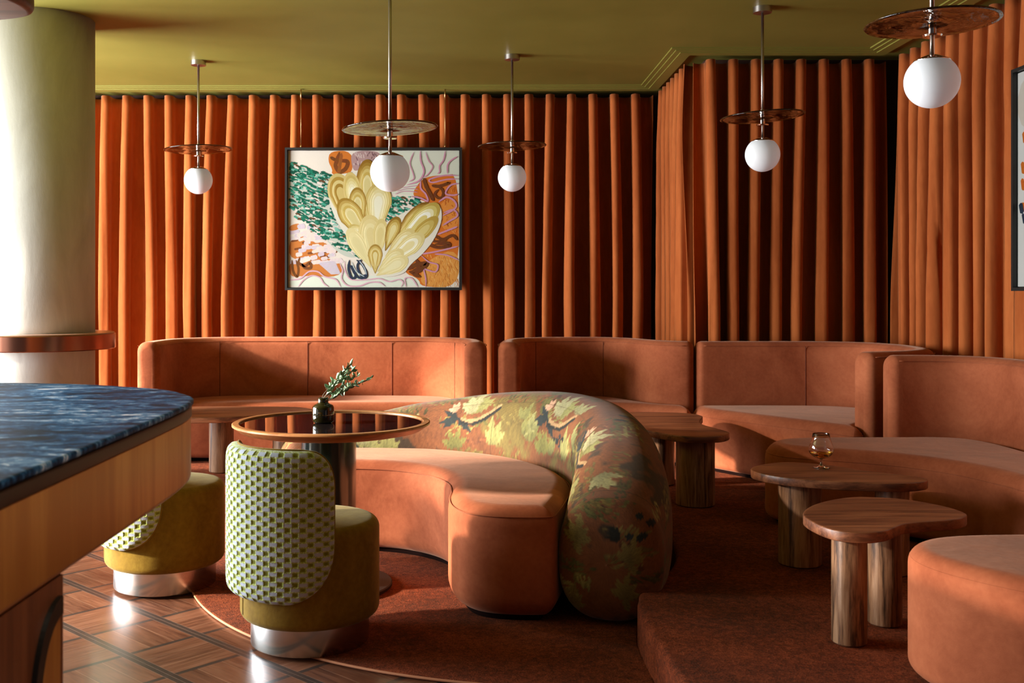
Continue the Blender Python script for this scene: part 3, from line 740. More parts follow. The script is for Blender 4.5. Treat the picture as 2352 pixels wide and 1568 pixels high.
def sprig(t):
    stems, leaves = [], []
    z0 = vz+.012; r = random.Random(4)
    ends = [(.095, .00, .205), (.105, .03, .185), (.125, -.02, .165), (.165, .01, .150), (.085, .02, .175), (.13, .03, .135), (.068, -.02, .165), (.112, -.03, .13)]
    for ex, ey, ez in ends:
        pts = []
        for k in range(12):
            q = k/11
            pts.append((vx-.008+.012*q+VS*ex*max(0, q-.35)/.65*(1 if q > .35 else 0), vy+ey*q, z0+VS*ez*(q**.8)))
        P = [Vector(p) for p in cr(pts, False, 2)]
        stems.append(tube(P, [.0016*(1-.6*i/len(P)) for i in range(len(P))], 5))
        for i in range(len(P)//2, len(P)):
            for sd in (-1, 1):
                if r.random() < .05: continue
                d = (P[i]-P[i-1]).normalized(); sdv = Vector((r.uniform(-1, 1), r.uniform(-1, 1), r.uniform(-.4, 1))).normalized()
                a = (d*.7+sdv*.8).normalized(); b = a.cross(Vector((r.uniform(-1, 1), r.uniform(-1, 1), r.uniform(-1, 1)))).normalized(); c_ = a.cross(b)
                ln, wd = r.uniform(.017, .029), r.uniform(.0048, .0070)
                V, F = [], []
                for k in range(6):
                    q = k/5; w = wd*math.sin(PI*min(.98, q*.96+.02))**.8; p = P[i]+a*ln*q+c_*(.003*q*q)
                    V += [tuple(p-b*w), tuple(p+c_*.0006), tuple(p+b*w), tuple(p-c_*.0004)]
                F = gridF(6, 4, True).tolist()
                leaves.append((V, F))
    mesh('stem', *join(*stems), STEM, t); mesh('foliage', *join(*leaves), LEAF, t)
sprig(t)

# ------------------------------------------------------------------ bean tables
def bean(label, outline, legs, z=.50, th=.031, per=8):
    c = np.mean(np.array(outline), 0)
    t = thing('coffee_table', (c[0], c[1], PLAT), label, 'coffee table', 'bean shaped wooden tables')
    O = resample(cr(outline, True, per), .012)
    V, F = slab(O, z-th, z, .003, .003, 2); sharp(mesh('table_top', V, F, WOOD_TOP, t), 50)
    for x, y, r in legs:
        V, F = lathe([(r-.004, PLAT+.002), (r, PLAT+.006), (r, z-th+.001)], 48, (x, y, 0)); sharp(mesh('leg', V, F, WOOD_LEG, t))
    return t
bean('bean shaped wooden table in front of the sofa under the painting, beside the marble bar',
     [(-1.96, 5.88), (-1.88, 6.13), (-1.62, 6.235), (-1.3, 6.24), (-1.05, 6.21), (-.93, 6.08), (-.98, 5.93), (-1.13, 5.83), (-1.32, 5.725), (-1.52, 5.69), (-1.78, 5.71)], [(-1.452, 6.05, .070), (-1.08, 6.02, .07), (-1.78, 5.9, .07)][:2])
bean('bean shaped wooden table with a notch, standing behind the tapestry roll',
     [(.88, 5.95), (1.137, 5.93), (1.235, 5.87), (1.262, 5.76), (1.225, 5.62), (1.192, 5.50), (1.192, 5.38), (1.228, 5.24), (1.250, 5.10), (1.18, 4.985), (1.06, 4.965), (.98, 4.99), (.92, 5.08), (.84, 5.22), (.72, 5.38), (.64, 5.6), (.72, 5.84)], [(1.088, 5.125, .094), (1.0, 5.68, .094)])
bean('bean shaped wooden table carrying the brandy glass',
     [(1.078, 4.063), (1.133, 4.158), (1.25, 4.231), (1.363, 4.203), (1.454, 4.117), (1.499, 4.048), (1.586, 3.972), (1.654, 3.916), (1.672, 3.85), (1.625, 3.793), (1.525, 3.765), (1.401, 3.784), (1.282, 3.819), (1.169, 3.88), (1.095, 3.97)], [(1.255, 4.02, .080), (1.555, 3.885, .06)])
bean('bean shaped wooden table nearest the camera, left of the cropped seat end',
     [(1.022, 3.238), (1.085, 3.37), (1.182, 3.47), (1.284, 3.525), (1.363, 3.518), (1.433, 3.49), (1.488, 3.43), (1.529, 3.348), (1.535, 3.257), (1.489, 3.195), (1.427, 3.165), (1.345, 3.143), (1.283, 3.118), (1.231, 3.067), (1.192, 3.029), (1.134, 3.005), (1.07, 3.022), (1.031, 3.085)], [(1.123, 3.125, .051), (1.298, 3.30, .051)])
gx, gy, gz = 1.36, 4.09, .5005
t = thing('brandy_glass', (gx, gy, gz), 'brandy snifter with a little amber spirit on the wooden table', 'glass')
V, F = lathe([(.001, .0005), (.031, .0005), (.0325, .002), (.030, .0035), (.012, .006), (.005, .012), (.0042, .028), (.005, .036), (.001, .037)], 48, (gx, gy, gz)); mesh('foot', V, F, GLASS, t)
ob = [(.001, .037), (.014, .038), (.030, .045), (.042, .056), (.0475, .069), (.0465, .082), (.040, .100), (.034, .118), (.0318, .134)]
ib = [(.0306, .134), (.0328, .118), (.0388, .100), (.0453, .082), (.0463, .069), (.0408, .0572), (.029, .0464), (.014, .0396), (.001, .0388)]
V, F = lathe(ob+[(.0312, .1348)]+ib, 64, (gx, gy, gz)); mesh('bowl', V, F, GLASS, t)
V, F = lathe([(.001, .0391), (.014, .0399), (.0288, .0467), (.0405, .0576), (.0440, .064), (.001, .064)], 64, (gx, gy, gz)); o = mesh('brandy', V, F, BRANDY, t); o['label'] = 'amber brandy'

# ------------------------------------------------------------------ bar counter
BT = .95
bar = thing('bar_counter', (-1.3, 1.2, 0), 'curved end bar with blue marble top and honey oak apron', 'bar')
def bar_outline(off=0.0):
    xr, ye, yc = -.612, 2.80, 2.05
    P = [(xr, -1.2), (xr, 1.5)]
    E_ = [(xr, 1.5), (-.611, 1.9), (-.613, 2.15), (-.620, 2.29), (-.641, 2.405), (-.69, 2.50), (-.765, 2.60), (-.88, 2.675), (-1.02, 2.745), (-1.26, 2.795), (-1.6, 2.82), (-2.0, 2.82)]
    Q = [(xr, -1.2), (xr, 0), (xr, .8)]+[tuple(p) for p in cr(E_, False, 8)]+[(-2.2, 2.78), (-2.3, 2.6), (-2.3, -1.2)]
    Q = resample(Q, .03)
    return smooth_off(ccw(Q), off) if off else ccw(Q)
V, F = slab(bar_outline(), BT-.012, BT, .004, .004, 3); sharp(mesh('marble_top', V, F, MARBLE, bar), 50)
V, F = slab(bar_outline(.004), BT-.038, BT-.0125, .006, .002, 3); mesh('dark_edge', V, F, EDGE, bar)
V, F = slab(bar_outline(.006), BT-.182, BT-.0385, .002, .012, 3); mesh('apron', V, F, WOOD_BAR, bar)
# base body under the near end, set slightly back, with an arched inlay on the room side
bx = -.622
V, F = join(box(-2.1, bx, -1.2, 1.59, 0.0, BT-.1825)); mesh('base_panel', V, F, WOOD_BARD, bar, smooth=False)
yc_, zc_, ra_, rz_ = 1.572, .585, .105, .155          # quarter arch against the panel end
def arch_pts(g): return [(yc_-(ra_-g)*math.sin(a), zc_+(rz_-g*1.2)*math.cos(a)) for a in np.linspace(0, PI/2, 20)]+[(yc_-ra_+g, 0)]
po, pi_ = arch_pts(0), arch_pts(.022); n = len(po)
V = [(bx-.001, *p) for p in po]+[(bx-.001, *p) for p in pi_]+[(bx+.008, *p) for p in po]+[(bx+.008, *p) for p in pi_]
F = []
for k in range(n-1): F += [(2*n+k, 3*n+k, 3*n+k+1, 2*n+k+1), (k, 2*n+k, 2*n+k+1, k+1), (n+k, n+k+1, 3*n+k+1, 3*n+k)]
mesh('arch_band', V, F, EDGE, bar, smooth=False)
pf = pi_+[(yc_, 0)]; n = len(pf); V = [(bx+.003, *p) for p in pf]+[(bx-.002, *p) for p in pf]
F = [tuple(range(n))]+[(i, n+i, n+(i+1) % n, (i+1) % n) for i in range(n)]
mesh('arch_inlay', V, F, WOOD_BAR, bar, smooth=False)

# overhead bar rail, top-left corner
t = thing('overhead_beam', (-1.6, 2.6, 2.03), 'dark red rounded wooden beam end above the bar in the top corner', 'beam')
O = chaikin([(-1.32, 3.16), (-1.36, 3.24), (-1.55, 3.30), (-2.6, 3.30), (-2.6, 2.9), (-1.55, 2.9), (-1.36, 2.96), (-1.32, 3.04)], 3)
O = [(x-.0, y) for x, y in O]
V, F = slab(resample(O, .02), 2.035, 2.13, .012, .022, 5); mesh('beam_end', V, F, WOOD_DARK, t)
for hx in (-1.9, -2.4): mesh('hanger_rod', *tube([(hx, 3.1, 2.12), (hx, 3.1, CEIL)], .014, 12), BLACK, t)

# ------------------------------------------------------------------ pendants
def make_pendant():
    R = .0893
    t = thing('pendant_lamp', (0, 0, 0), 'x', 'pendant lamp', 'globe pendant lamps')
    n = 64; a = np.linspace(0, 2*PI, n, endpoint=False); V = []
    for i, z in enumerate((-.03, 0)):
        for k, x in enumerate(a): rr = .047+(.0012 if k % 2 else 0); V.append((rr*math.cos(x), rr*math.sin(x), z))
    F = gridF(2, n, True).tolist()+[list(range(n-1, -1, -1)), list(range(n, 2*n))]
    sharp(mesh('canopy', V, [tuple(f) for f in F], NICKEL, t, local=True))
    return t
def finish_pendant(t, drop, tilt, spin):
    """drop = ceiling to globe centre"""
    R = .0893
    V, F = tube([(0, 0, -.028), (0, 0, -drop+R*.9)], .0078, 16); mesh('rod', V, F, NICKEL, t, local=True)
    V, F = lathe([(.013, -drop+.156), (.013, -drop+.232)], 20); sharp(mesh('collar', V, F, CHROME, t, local=True))
    V, F = lathe([(.001, -drop+.150), (.03, -drop+.150), (.033, -drop+.156), (.012, -drop+.160)], 24); sharp(mesh('lock_ring', V, F, CHROME, t, local=True))
    V, F = lathe([(.001, -drop+R*.985), (.02, -drop+R*.985), (.058, -drop+R*.80), (.06, -drop+R*.765), (.05, -drop+R*.74)], 40); mesh('cap', V, F, CHROME, t, local=True)
    prof = [(.001, -R)]+[(R*math.cos(x), R*math.sin(x)) for x in np.linspace(-PI/2+.06, math.radians(54), 30)]
    V, F = lathe([(r, z-drop) for r, z in prof], 56); mesh('globe', V, F, OPAL, t, local=True)
    pr = [(.014, .0), (.06, -.002), (.11, .002), (.16, .006), (.20, .006), (.2135, .004), (.2165, .0075), (.2135, .011), (.20, .013), (.16, .013), (.11, .009), (.06, .006), (.014, .008)]
    V, F = lathe(pr, 96, (0, 0, 0), True)
    M = np.array(V); c, s = math.cos(spin), math.sin(spin)
    M = np.stack([M[:, 0]*c-M[:, 1]*s, M[:, 0]*s+M[:, 1]*c, M[:, 2]], 1); c, s = math.cos(tilt), math.sin(tilt)
    M = np.stack([M[:, 0]*c-M[:, 2]*s, M[:, 1], M[:, 0]*s+M[:, 2]*c], 1)
    o = mesh('glass_disc', M, F, SMOKE, t, local=True); o.location = (0, 0, -drop+.19); o['label'] = 'smoked amber glass disc'
PEND = [(-1.767, 6.745, .768, 'globe pendant nearest the plaster column, hanging over the sofa under the painting', 2.6),
        (-.373, 4.72, .941, 'globe pendant hanging in front of the large painting over the round table', 3.0),
        (.247, 6.58, .768, 'globe pendant just right of the large painting before the dark gap between sofas', 1.5),
        (1.51, 5.46, .768, 'globe pendant over the sofa with the looping back, before the recessed curtain', 3.3),
        (1.549, 3.534, .768, 'largest globe pendant at upper right above the nearest bean tables', 1.0)]
for i, (x, y, drop, lab, tl) in enumerate(PEND):
    t = make_pendant(); finish_pendant(t, drop, math.radians(tl), i*1.3); t.location = (x, y, CEIL); t['label'] = lab

# ------------------------------------------------------------------ paintings
class Paint:
    """flat paint strokes in picture coordinates (px of a study), stacked in thin layers on a canvas"""
    def __init__(self, f): self.V, self.F, self.C, self.f, self.k = [], [], [], f, 0
    def poly(self, P, col):
        self.k += 1; o = len(self.V)
        for p in P: self.V.append(self.f(p[0], p[1], self.k)); self.C.append((*[.74*v for v in S(*col)[:3]], 1))
        self.F.append(tuple(range(o, o+len(P))))
    def blob(self, P, col, it=2): self.poly(chaikin(P, it), col)
    def stroke(self, P, w, col, var=0, taper=True):
        Q = np.array(cr(P, False, 8)) if len(P) > 2 else resample(P, np.linalg.norm(np.array(P[1])-np.array(P[0]))/8, False)
        N = normals(Q, False); m = len(Q); self.k += 1; o = len(self.V)
        for i in range(m):
            q = i/(m-1); ww = w*(min(1, (.25+6*q))*min(1, (.25+6*(1-q))) if taper else 1)*(1+var*rng.uniform(-1, 1))/2
            for sgn in (-1, 1):
                p = Q[i]+N[i]*ww*sgn; self.V.append(self.f(p[0], p[1], self.k)); cc = S(*[max(0, min(255, v+rng.uniform(-1, 1)*6)) for v in col]); self.C.append((*[.74*v for v in cc[:3]], 1))
        self.F += [(o+2*i, o+2*i+1, o+2*i+3, o+2*i+2) for i in range(m-1)]
    def petal(self, base, tip, w, cols, wide=.62):
        b, t = np.array(base, float), np.array(tip, float); ax = t-b; L = np.linalg.norm(ax); ax /= L; n = np.array([-ax[1], ax[0]])
        m = len(cols)
        for i, c in enumerate(cols):
            sc_ = 1-i*.85/m; P = []
            for k in range(40):
                a = 2*PI*k/40; x = wide+(1-wide)*math.cos(a) if math.cos(a) > 0 else wide+wide*math.cos(a)
                y = math.sin(a)*(1 if math.cos(a) > 0 else (1+math.cos(a)*.75))
                xx = wide+(x-wide)*(sc_ if x > wide else (.55+.45*sc_)); P.append(b+ax*L*xx+n*w/2*y*sc_)
            self.poly(P, c)
            for s_ in (-1, 1):     # brush hairs following the outline
                if i < m-1:
                    lo = w/2*sc_*.9*s_
                    self.stroke([b+ax*L*.25+n*lo*.6, b+ax*L*wide+n*lo, b+ax*L*(wide+(1-wide)*.75*sc_)+n*lo*.65], w*.03, [min(255, v+22) for v in c])

PY = 7.585; PX0, PX1, PZ0, PZ1 = -1.361, -.079, 1.190, 2.223
t = thing('framed_painting', ((PX0+PX1)/2, PY, PZ0), 'large abstract painting of yellow petals in a thin black frame', 'painting', 'framed abstract paintings')
fw = .016
V, F = join(box(PX0, PX1, PY, PY+.04, PZ1-fw, PZ1), box(PX0, PX1, PY, PY+.04, PZ0, PZ0+fw), box(PX0, PX0+fw, PY, PY+.04, PZ0+fw, PZ1-fw), box(PX1-fw, PX1, PY, PY+.04, PZ0+fw, PZ1-fw), box(PX0+fw, PX1-fw, PY+.03, PY+.038, PZ0+fw, PZ1-fw))
mesh('frame', V, F, BLACK, t, smooth=False)
for x in (-1.248, -.202):
    V, F = join(tube([(x, PY+.02, PZ1-.002), (x, PY+.02, 2.647)], .0022, 6), tube([(x, PY+.02, PZ1), (x, PY+.02, PZ1+.022)], .005, 8), tube([(x, PY+.02, 2.575), (x, PY+.02, 2.648)], .0048, 8))
    mesh('hanging_wire', V, F, BRASS, t)
ix0, ix1, iz0, iz1 = PX0+fw+.004, PX1-fw-.004, PZ0+fw+.004, PZ1-fw-.004
def fmap(x, y, k): return (ix0+(x-80)/1728*(ix1-ix0), PY+.022-k*.000003, iz1-(y-95)/1395*(iz1-iz0))
p = Paint(fmap)
clipx = lambda P: [(min(max(x, 82), 1806), min(max(y, 97), 1488)) for x, y in P]
p.poly([(80, 95), (1808, 95), (1808, 1490), (80, 1490)], (232, 220, 204))
p.poly(clipx([(1000, 90), (1808, 90), (1808, 420), (1400, 560), (1000, 520)]), (216, 218, 198))
p.blob(clipx([(80, 1420), (300, 1370), (640, 1330), (1000, 1380), (1420, 1400), (1500, 1495), (80, 1495)]), (222, 226, 206))
p.blob(clipx([(505, 90), (730, 90), (735, 330), (600, 350), (515, 335), (530, 290), (480, 200)]), (206, 116, 40))
p.blob(clipx([(715, 90), (1000, 90), (1010, 170), (900, 220), (760, 320), (720, 250)]), (176, 142, 138))
for i in range(40):
    x, y = rng.uniform(735, 980), rng.uniform(100, 240); p.stroke(clipx([(x, y), (x+rng.uniform(-20, 20), y+rng.uniform(20, 45))]), 9, (120, 84, 88) if i % 2 else (206, 184, 176))
p.stroke([(505, 160), (560, 190), (640, 200), (690, 210)], 34, (112, 62, 22)); p.stroke([(600, 110), (580, 180), (560, 250), (600, 310), (660, 280), (680, 210), (600, 190)], 42, (124, 66, 24)); p.stroke([(620, 120), (600, 260), (590, 330)], 34, (150, 84, 32))
# orange field on the right
p.blob(clipx([(1400, 420), (1480, 360), (1640, 345), (1815, 330), (1815, 1495), (1420, 1495), (1400, 1400), (1240, 1340), (1300, 1180), (1500, 1060), (1600, 900), (1640, 720), (1480, 620), (1320, 560)]), (210, 112, 36))
p.blob(clipx([(1560, 650), (1815, 560), (1815, 900), (1620, 900)]), (222, 138, 56))
p.blob(clipx([(1500, 1200), (1815, 1080), (1815, 1495), (1425, 1495), (1420, 1330)]), (224, 152, 70))
for i in range(150):
    x, y = rng.uniform(1450, 1800), rng.uniform(1150, 1480); p.stroke(clipx([(x, y), (x+rng.uniform(-15, 25), y+rng.uniform(15, 50))]), 5, [(238, 184, 104), (190, 108, 40), (214, 132, 52)][i % 3])
for i in range(70):
    x, y = rng.uniform(1640, 1800), rng.uniform(420, 1000); p.stroke(clipx([(x, y), (x+rng.uniform(-25, 25), y+rng.uniform(15, 40))]), 6, [(232, 150, 76), (188, 92, 28)][i % 2])
# lower-left orange blotches under pale bricks
for P in ([(90, 860), (200, 830), (190, 900), (90, 920)], [(90, 980), (300, 950), (560, 1100), (500, 1200), (90, 1230)], [(90, 1200), (420, 1170), (640, 1250), (600, 1390), (250, 1370), (90, 1390)]): p.blob(clipx(P), (204, 122, 54))
for i in range(26):
    x, y = rng.uniform(100, 520), rng.uniform(880, 1260); p.stroke(clipx([(x, y), (x+70, y-14)]), 22, (128, 70, 30))
for i in range(70):
    x, y = rng.uniform(86, 560), rng.uniform(800, 1240)
    if y < 760+.35*(x-80)+60: pass
    if x > 80+(y-600)*.95: continue
    p.stroke(clipx([(x, y), (x+rng.uniform(60, 120), y-rng.uniform(8, 26))]), rng.uniform(30, 46), [(232, 212, 200), (226, 208, 204), (212, 196, 204)][i % 3], .08)
for i in range(9): p.stroke(clipx([(390+i*14, 1250+i*12), (560+i*6, 1230+i*14)]), 24, (206, 192, 200))
p.stroke([(120, 1210), (130, 1320), (170, 1380), (185, 1300), (160, 1210)], 26, (118, 68, 24)); p.stroke([(200, 1180), (190, 1240), (250, 1270), (300, 1240), (310, 1290), (250, 1290), (215, 1240)], 30, (122, 70, 30))
p.stroke([(200, 1230), (310, 1190)], 44, (236, 218, 206))
# green field of short strokes
def ingreen(x, y):
    up = 210+(x-80)*.30 if x < 520 else 340
    if x < 520: lo = 720+(x-80)*.78
    else: lo = 1060+(x-520)*.44
    L_ = up < y < min(lo, 1195) and x < 830 and not (x > 480 and y < 480+(x-480)*1.6)
    R_ = 1060 < x < 1390 and 560+(x-1100)*.02 < y < 840-(x-1080)*.62
    return L_ or R_
p.blob(clipx([(84, 240), (300, 290), (500, 350), (500, 520), (560, 800), (700, 960), (830, 1170), (700, 1195), (560, 1120), (380, 900), (250, 740), (84, 660)]), (196, 200, 184))
n_ = 0
while n_ < 760:
    x, y = rng.uniform(84, 1390), rng.uniform(200, 1200)
    if not ingreen(x, y): continue
    n_ += 1; a = rng.uniform(.12, .62); l = rng.uniform(28, 70)
    c = rng.choice([(14, 100, 76), (24, 118, 90), (12, 84, 64), (62, 152, 124), (120, 186, 164), (18, 108, 82), (14, 92, 70)])
    if n_ % 17 == 0: c = (104, 66, 36)
    if n_ % 9 == 0: c = (228, 214, 200)
    p.stroke(clipx([(x, y), (x+l*.5*math.cos(a)+2, y+l*.5*math.sin(a)-3), (x+l*math.cos(a), y+l*math.sin(a))]), rng.uniform(11, 22), c, .25)
# pink lines
PINK = (206, 142, 164); PINK2 = (216, 170, 180)
for P, w in (([(1350, 110), (1310, 220), (1340, 320), (1350, 380), (1300, 412)], 11), ([(1415, 96), (1420, 200), (1450, 290), (1440, 350), (1390, 410), (1280, 445)], 16), ([(1468, 110), (1500, 200), (1540, 260), (1490, 340), (1440, 370)], 11), ([(1668, 96), (1650, 190), (1610, 250), (1610, 310), (1590, 332)], 14), ([(1790, 155), (1720, 200), (1690, 250), (1690, 330)], 15),
             ([(1160, 540), (1250, 510), (1390, 520)], 7), ([(1180, 510), (1280, 485), (1395, 490)], 7), ([(1230, 475), (1320, 460), (1400, 450)], 7),
             ([(1420, 400), (1420, 480), (1470, 540), (1490, 610), (1420, 580), (1330, 560)], 17), ([(1800, 350), (1650, 350), (1510, 390), (1540, 420), (1680, 390), (1800, 385)], 15), ([(1800, 430), (1720, 450), (1670, 530), (1740, 550), (1800, 540)], 17), ([(1600, 620), (1680, 570), (1760, 610), (1770, 680), (1640, 760)], 19), ([(1650, 730), (1750, 700), (1790, 760), (1700, 820), (1640, 860)], 17), ([(1790, 870), (1690, 910), (1590, 950)], 18),
             ([(1430, 1150), (1600, 1120), (1800, 1070)], 16), ([(1560, 1150), (1680, 1160), (1800, 1210)], 14), ([(1420, 1160), (1500, 1230), (1590, 1260), (1570, 1330), (1480, 1310), (1450, 1300), (1470, 1400), (1470, 1480)], 14)): p.stroke(clipx(P), w, PINK)
for P, w in (([(84, 1418), (200, 1400), (290, 1330), (380, 1330), (450, 1380), (560, 1410), (610, 1485)], 15), ([(180, 1486), (240, 1410), (320, 1370), (400, 1390), (440, 1450), (490, 1486)], 13), ([(600, 1240), (630, 1320), (620, 1400), (680, 1470), (800, 1475), (900, 1440), (1000, 1440), (1060, 1480)], 14), ([(650, 1220), (660, 1330), (720, 1410), (880, 1410), (1000, 1400), (1100, 1430), (1200, 1410), (1240, 1440), (1220, 1486)], 13), ([(1270, 1486), (1260, 1400), (1330, 1400), (1390, 1486)], 14)): p.stroke(clipx(P), w, PINK2)
# brown scribbles on the orange
BR = (110, 58, 24)
for P, w in (([(1450, 375), (1470, 450), (1510, 530), (1550, 610)], 36), ([(1530, 450), (1600, 460), (1690, 430), (1700, 420)], 32), ([(1600, 470), (1640, 500), (1640, 560), (1600, 580), (1560, 540), (1600, 490)], 26), ([(1480, 1040), (1580, 1080), (1700, 1070), (1690, 1040), (1560, 1050)], 34), ([(1560, 960), (1640, 1000), (1740, 960), (1790, 1010)], 28), ([(1500, 980), (1560, 1020), (1680, 1010)], 26), ([(1290, 1310), (1370, 1260), (1480, 1250), (1380, 1330), (1300, 1330)], 42), ([(1370, 1200), (1400, 1280), (1340, 1340), (1420, 1385)], 36)): p.stroke(clipx(P), w, BR, .1)
# navy scribble
for P in ([(700, 1210), (690, 1300), (720, 1390), (760, 1380), (740, 1290), (700, 1270)], [(770, 1210), (830, 1260), (870, 1340), (860, 1390), (780, 1380), (700, 1260)], [(830, 1200), (780, 1270), (820, 1370), (880, 1360)]): p.stroke(P, 24, (44, 54, 72), .1)
for P in ([(720, 1230), (770, 1330), (850, 1380)], [(800, 1220), (850, 1290), (870, 1360)]): p.stroke(P, 9, (190, 200, 200))
# petals: white halo first
p.blob([(500, 400), (600, 330), (780, 320), (920, 190), (1010, 260), (1105, 520), (1050, 780), (1080, 840), (1210, 740), (1480, 620), (1620, 640), (1640, 800), (1560, 1000), (1440, 1150), (1310, 1260), (1250, 1360), (1000, 1395), (880, 1330), (820, 1180), (660, 960), (540, 760), (480, 560)], (226, 220, 200))
OC = [(160, 124, 44), (186, 156, 78), (208, 186, 112), (196, 168, 84), (222, 208, 150), (214, 198, 134)]
LT = [(196, 172, 96), (214, 196, 128), (224, 210, 152), (232, 222, 176), (238, 234, 204)]
PT = [(((880, 880), (880, 185)), 230, [(148, 106, 30)]+OC), (((700, 860), (560, 330)), 260, [(200, 178, 110), (170, 134, 52), (210, 190, 122), (160, 124, 44), (206, 182, 110)]), (((790, 880), (700, 315)), 190, [(206, 182, 112)]+LT),
      (((960, 960), (1010, 420)), 270, LT), (((800, 920), (775, 470)), 180, OC), (((900, 1040), (610, 590)), 240, OC), (((960, 1100), (700, 860)), 150, LT), (((940, 1280), (900, 750)), 250, [(214, 194, 128), (220, 202, 140), (226, 212, 154), (218, 200, 138)]), (((980, 1200), (1030, 790)), 150, [(212, 192, 124), (224, 208, 146), (216, 198, 132)]),
      (((920, 1290), (690, 890)), 170, [(222, 206, 146), (226, 212, 154), (220, 206, 148)]), (((1080, 1160), (1500, 630)), 210, [(132, 92, 26)]+OC), (((1140, 1100), (1600, 640)), 220, [(184, 158, 72), (206, 188, 106), (228, 220, 172), (240, 238, 218), (214, 196, 120)]), (((1200, 1160), (1590, 770)), 150, [(178, 148, 62), (196, 172, 90), (212, 194, 122)]),
      (((1060, 1120), (1190, 770)), 150, [(146, 108, 34), (180, 150, 66), (206, 182, 106), (222, 208, 146)]), (((1060, 1180), (1350, 900)), 150, [(210, 190, 122), (220, 204, 144), (234, 226, 184)]), (((1060, 1260), (1450, 950)), 190, [(212, 194, 128), (222, 206, 146), (238, 232, 200), (226, 212, 154)]), (((980, 1330), (1240, 1110)), 150, [(216, 198, 134), (224, 210, 152), (232, 222, 172)]),
      (((960, 1350), (960, 1050)), 150, [(166, 132, 56), (196, 170, 92), (216, 196, 128), (186, 154, 72), (222, 206, 144)]), (((970, 1370), (1290, 1190)), 170, [(220, 204, 142), (226, 212, 156), (232, 222, 172)])]
for (b_, t_), w_, cl in PT: p.petal(b_, t_, w_, cl)
mesh('canvas', p.V, p.F, PAINT, t, smooth=False, col=p.C)

# second painting on the right-hand wall, only its edge shows
QX = 2.52
t = thing('framed_painting', (QX, 4.3, 1.19), 'abstract painting with orange and navy dabs cut off by the frame edge', 'painting', 'framed abstract paintings')
y1, y0 = 4.905, 3.62
V, F = join(box(QX, QX+.04, y0, y1, 2.207, 2.223), box(QX, QX+.04, y0, y1, 1.19, 1.206), box(QX, QX+.04, y0, y0+fw, 1.206, 2.207), box(QX, QX+.04, y1-fw, y1, 1.206, 2.207), box(QX+.03, QX+.038, y0+fw, y1-fw, 1.206, 2.207))
mesh('frame', V, F, BLACK, t, smooth=False)
for y in (4.77, 3.75):
    V, F = tube([(QX+.02, y, 2.22), (QX+.02, y, 2.647)], .0022, 6); mesh('hanging_wire', V, F, BRASS, t)
p = Paint(lambda x, y, k: (QX+.022-k*.000003, y1-.02-x*(y1-y0-.04), 2.203-y*.993))
p.poly([(0, 0), (1, 0), (1, 1), (0, 1)], (206, 204, 198))
p.blob([(0, 0), (.4, 0), (.4, .3), (0, .3)], (196, 186, 172))
for i in range(70):
    x, y = rng.uniform(.01, .9), rng.uniform(.28, .62); l = rng.uniform(.04, .08)
    p.stroke([(x, y), (min(.98, x+.01), y+l)], rng.uniform(.014, .03), [(206, 124, 40), (190, 98, 28), (214, 150, 70)][i % 3])
for i in range(40):
    x, y = rng.uniform(.01, .9), rng.uniform(.5, .72); p.stroke([(x, y), (min(.98, x+.012), y+.05)], rng.uniform(.014, .03), (34, 46, 62))
for i in range(24):
    x, y = rng.uniform(.01, .5), rng.uniform(.02, .2); p.stroke([(x, y), (x+.03, y+.02)], .02, [(150, 176, 190), (186, 160, 90)][i % 2])
mesh('canvas', p.V, p.F, PAINT, t, smooth=False, col=p.C)

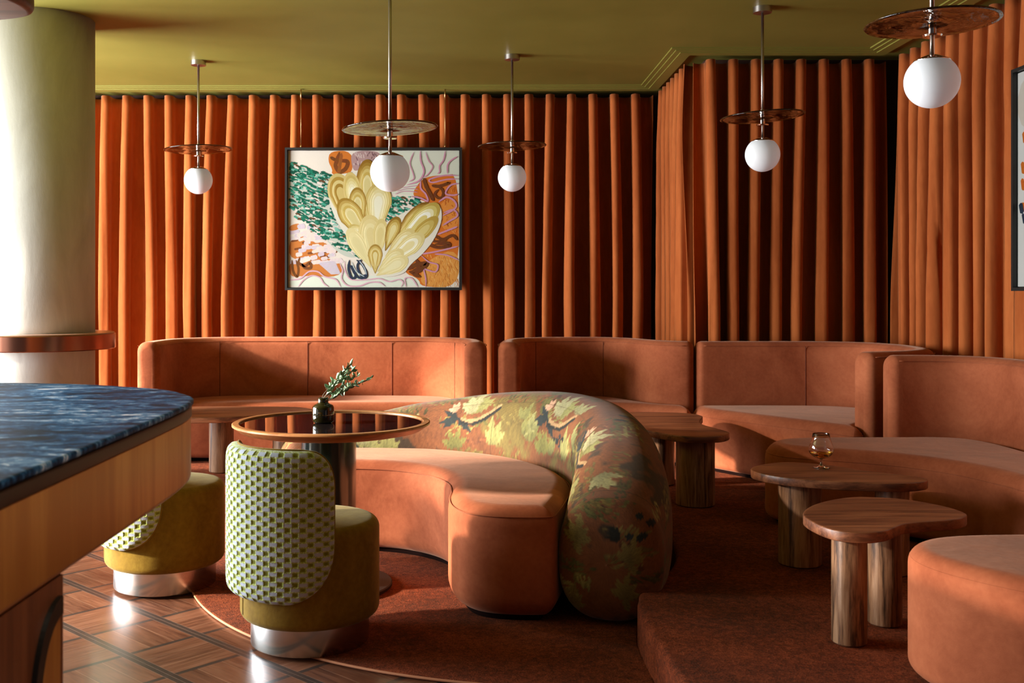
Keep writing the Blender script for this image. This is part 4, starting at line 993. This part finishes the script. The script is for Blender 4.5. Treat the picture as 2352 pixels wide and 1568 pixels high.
# ------------------------------------------------------------------ light
w = bpy.data.worlds.new('sky'); sc.world = w; w.use_nodes = True
bg = w.node_tree.nodes['Background']; bg.inputs[0].default_value = (.75, .82, 1.0, 1); bg.inputs[1].default_value = .06
def area(name, loc, rot, sx, sy, power, col=(1, 1, 1)):
    l = bpy.data.lights.new(name, 'AREA'); l.shape = 'RECTANGLE'; l.size, l.size_y = sx, sy; l.energy = power; l.color = col
    o = bpy.data.objects.new(name, l); COL.objects.link(o); o.location = loc; o.rotation_euler = rot; return o
for i, (a, b) in enumerate(WY):
    area('window_daylight', (-5.19, (a+b)/2, 1.3), (0, math.radians(-90), 0), 2.0, b-a-.08, (2, 12, 80, 320, 350)[i], (.9, .96, 1.0))
area('window_daylight', (2.77, -.25, 1.4), (0, math.radians(90), 0), 1.7, 1.4, 1.5, (1, .95, .88))  # added fill at the made-up right window, brightens the bar front
lp = bpy.data.lights.new('bar_spotlight', 'SPOT'); lp.energy = 42; lp.color = (1, .84, .64); lp.shadow_soft_size = .05; lp.spot_size = math.radians(42); lp.spot_blend = .5  # unseen warm spot added to brighten the bar apron
lo = bpy.data.objects.new('bar_spotlight', lp); COL.objects.link(lo); lo.location = (.35, 1.1, 2.62)
lo.rotation_euler = (Vector((-.62, 1.75, .82))-Vector(lo.location)).to_track_quat('-Z', 'Y').to_euler()
sun = bpy.data.lights.new('sun', 'SUN'); sun.energy = 11.0; sun.angle = math.radians(4.0); sun.color = (1, .9, .78)
so = bpy.data.objects.new('sun', sun); COL.objects.link(so)
az, el = math.radians(11), math.radians(16.5)
so.rotation_euler = Vector((math.cos(az)*math.cos(el), math.sin(az)*math.cos(el), -math.sin(el))).to_track_quat('-Z', 'Y').to_euler()
so.location = (-6, 0, 3)

# ------------------------------------------------------------------ camera
cam = bpy.data.cameras.new('camera'); co = bpy.data.objects.new('camera', cam); COL.objects.link(co)
co.location = (0, 0, EYE); co.rotation_euler = (PI/2, 0, 0)
cam.sensor_width = 36; cam.lens = 2406/2352*36; cam.shift_x = (1176-1086)/2352; cam.shift_y = (663-784)/2352
cam.clip_start = .05
cam.dof.use_dof = True; cam.dof.focus_distance = 4.6; cam.dof.aperture_fstop = 7.0
sc.camera = co
sc.view_settings.view_transform = 'Standard'; sc.view_settings.look = 'None'; sc.view_settings.exposure = 0.33; sc.view_settings.gamma = 1
sc.view_settings.use_curve_mapping = False
sc.cycles.use_denoising = True
sc.cycles.max_bounces = 10; sc.cycles.diffuse_bounces = 2; sc.cycles.transmission_bounces = 8; sc.cycles.caustics_reflective = False; sc.cycles.caustics_refractive = False
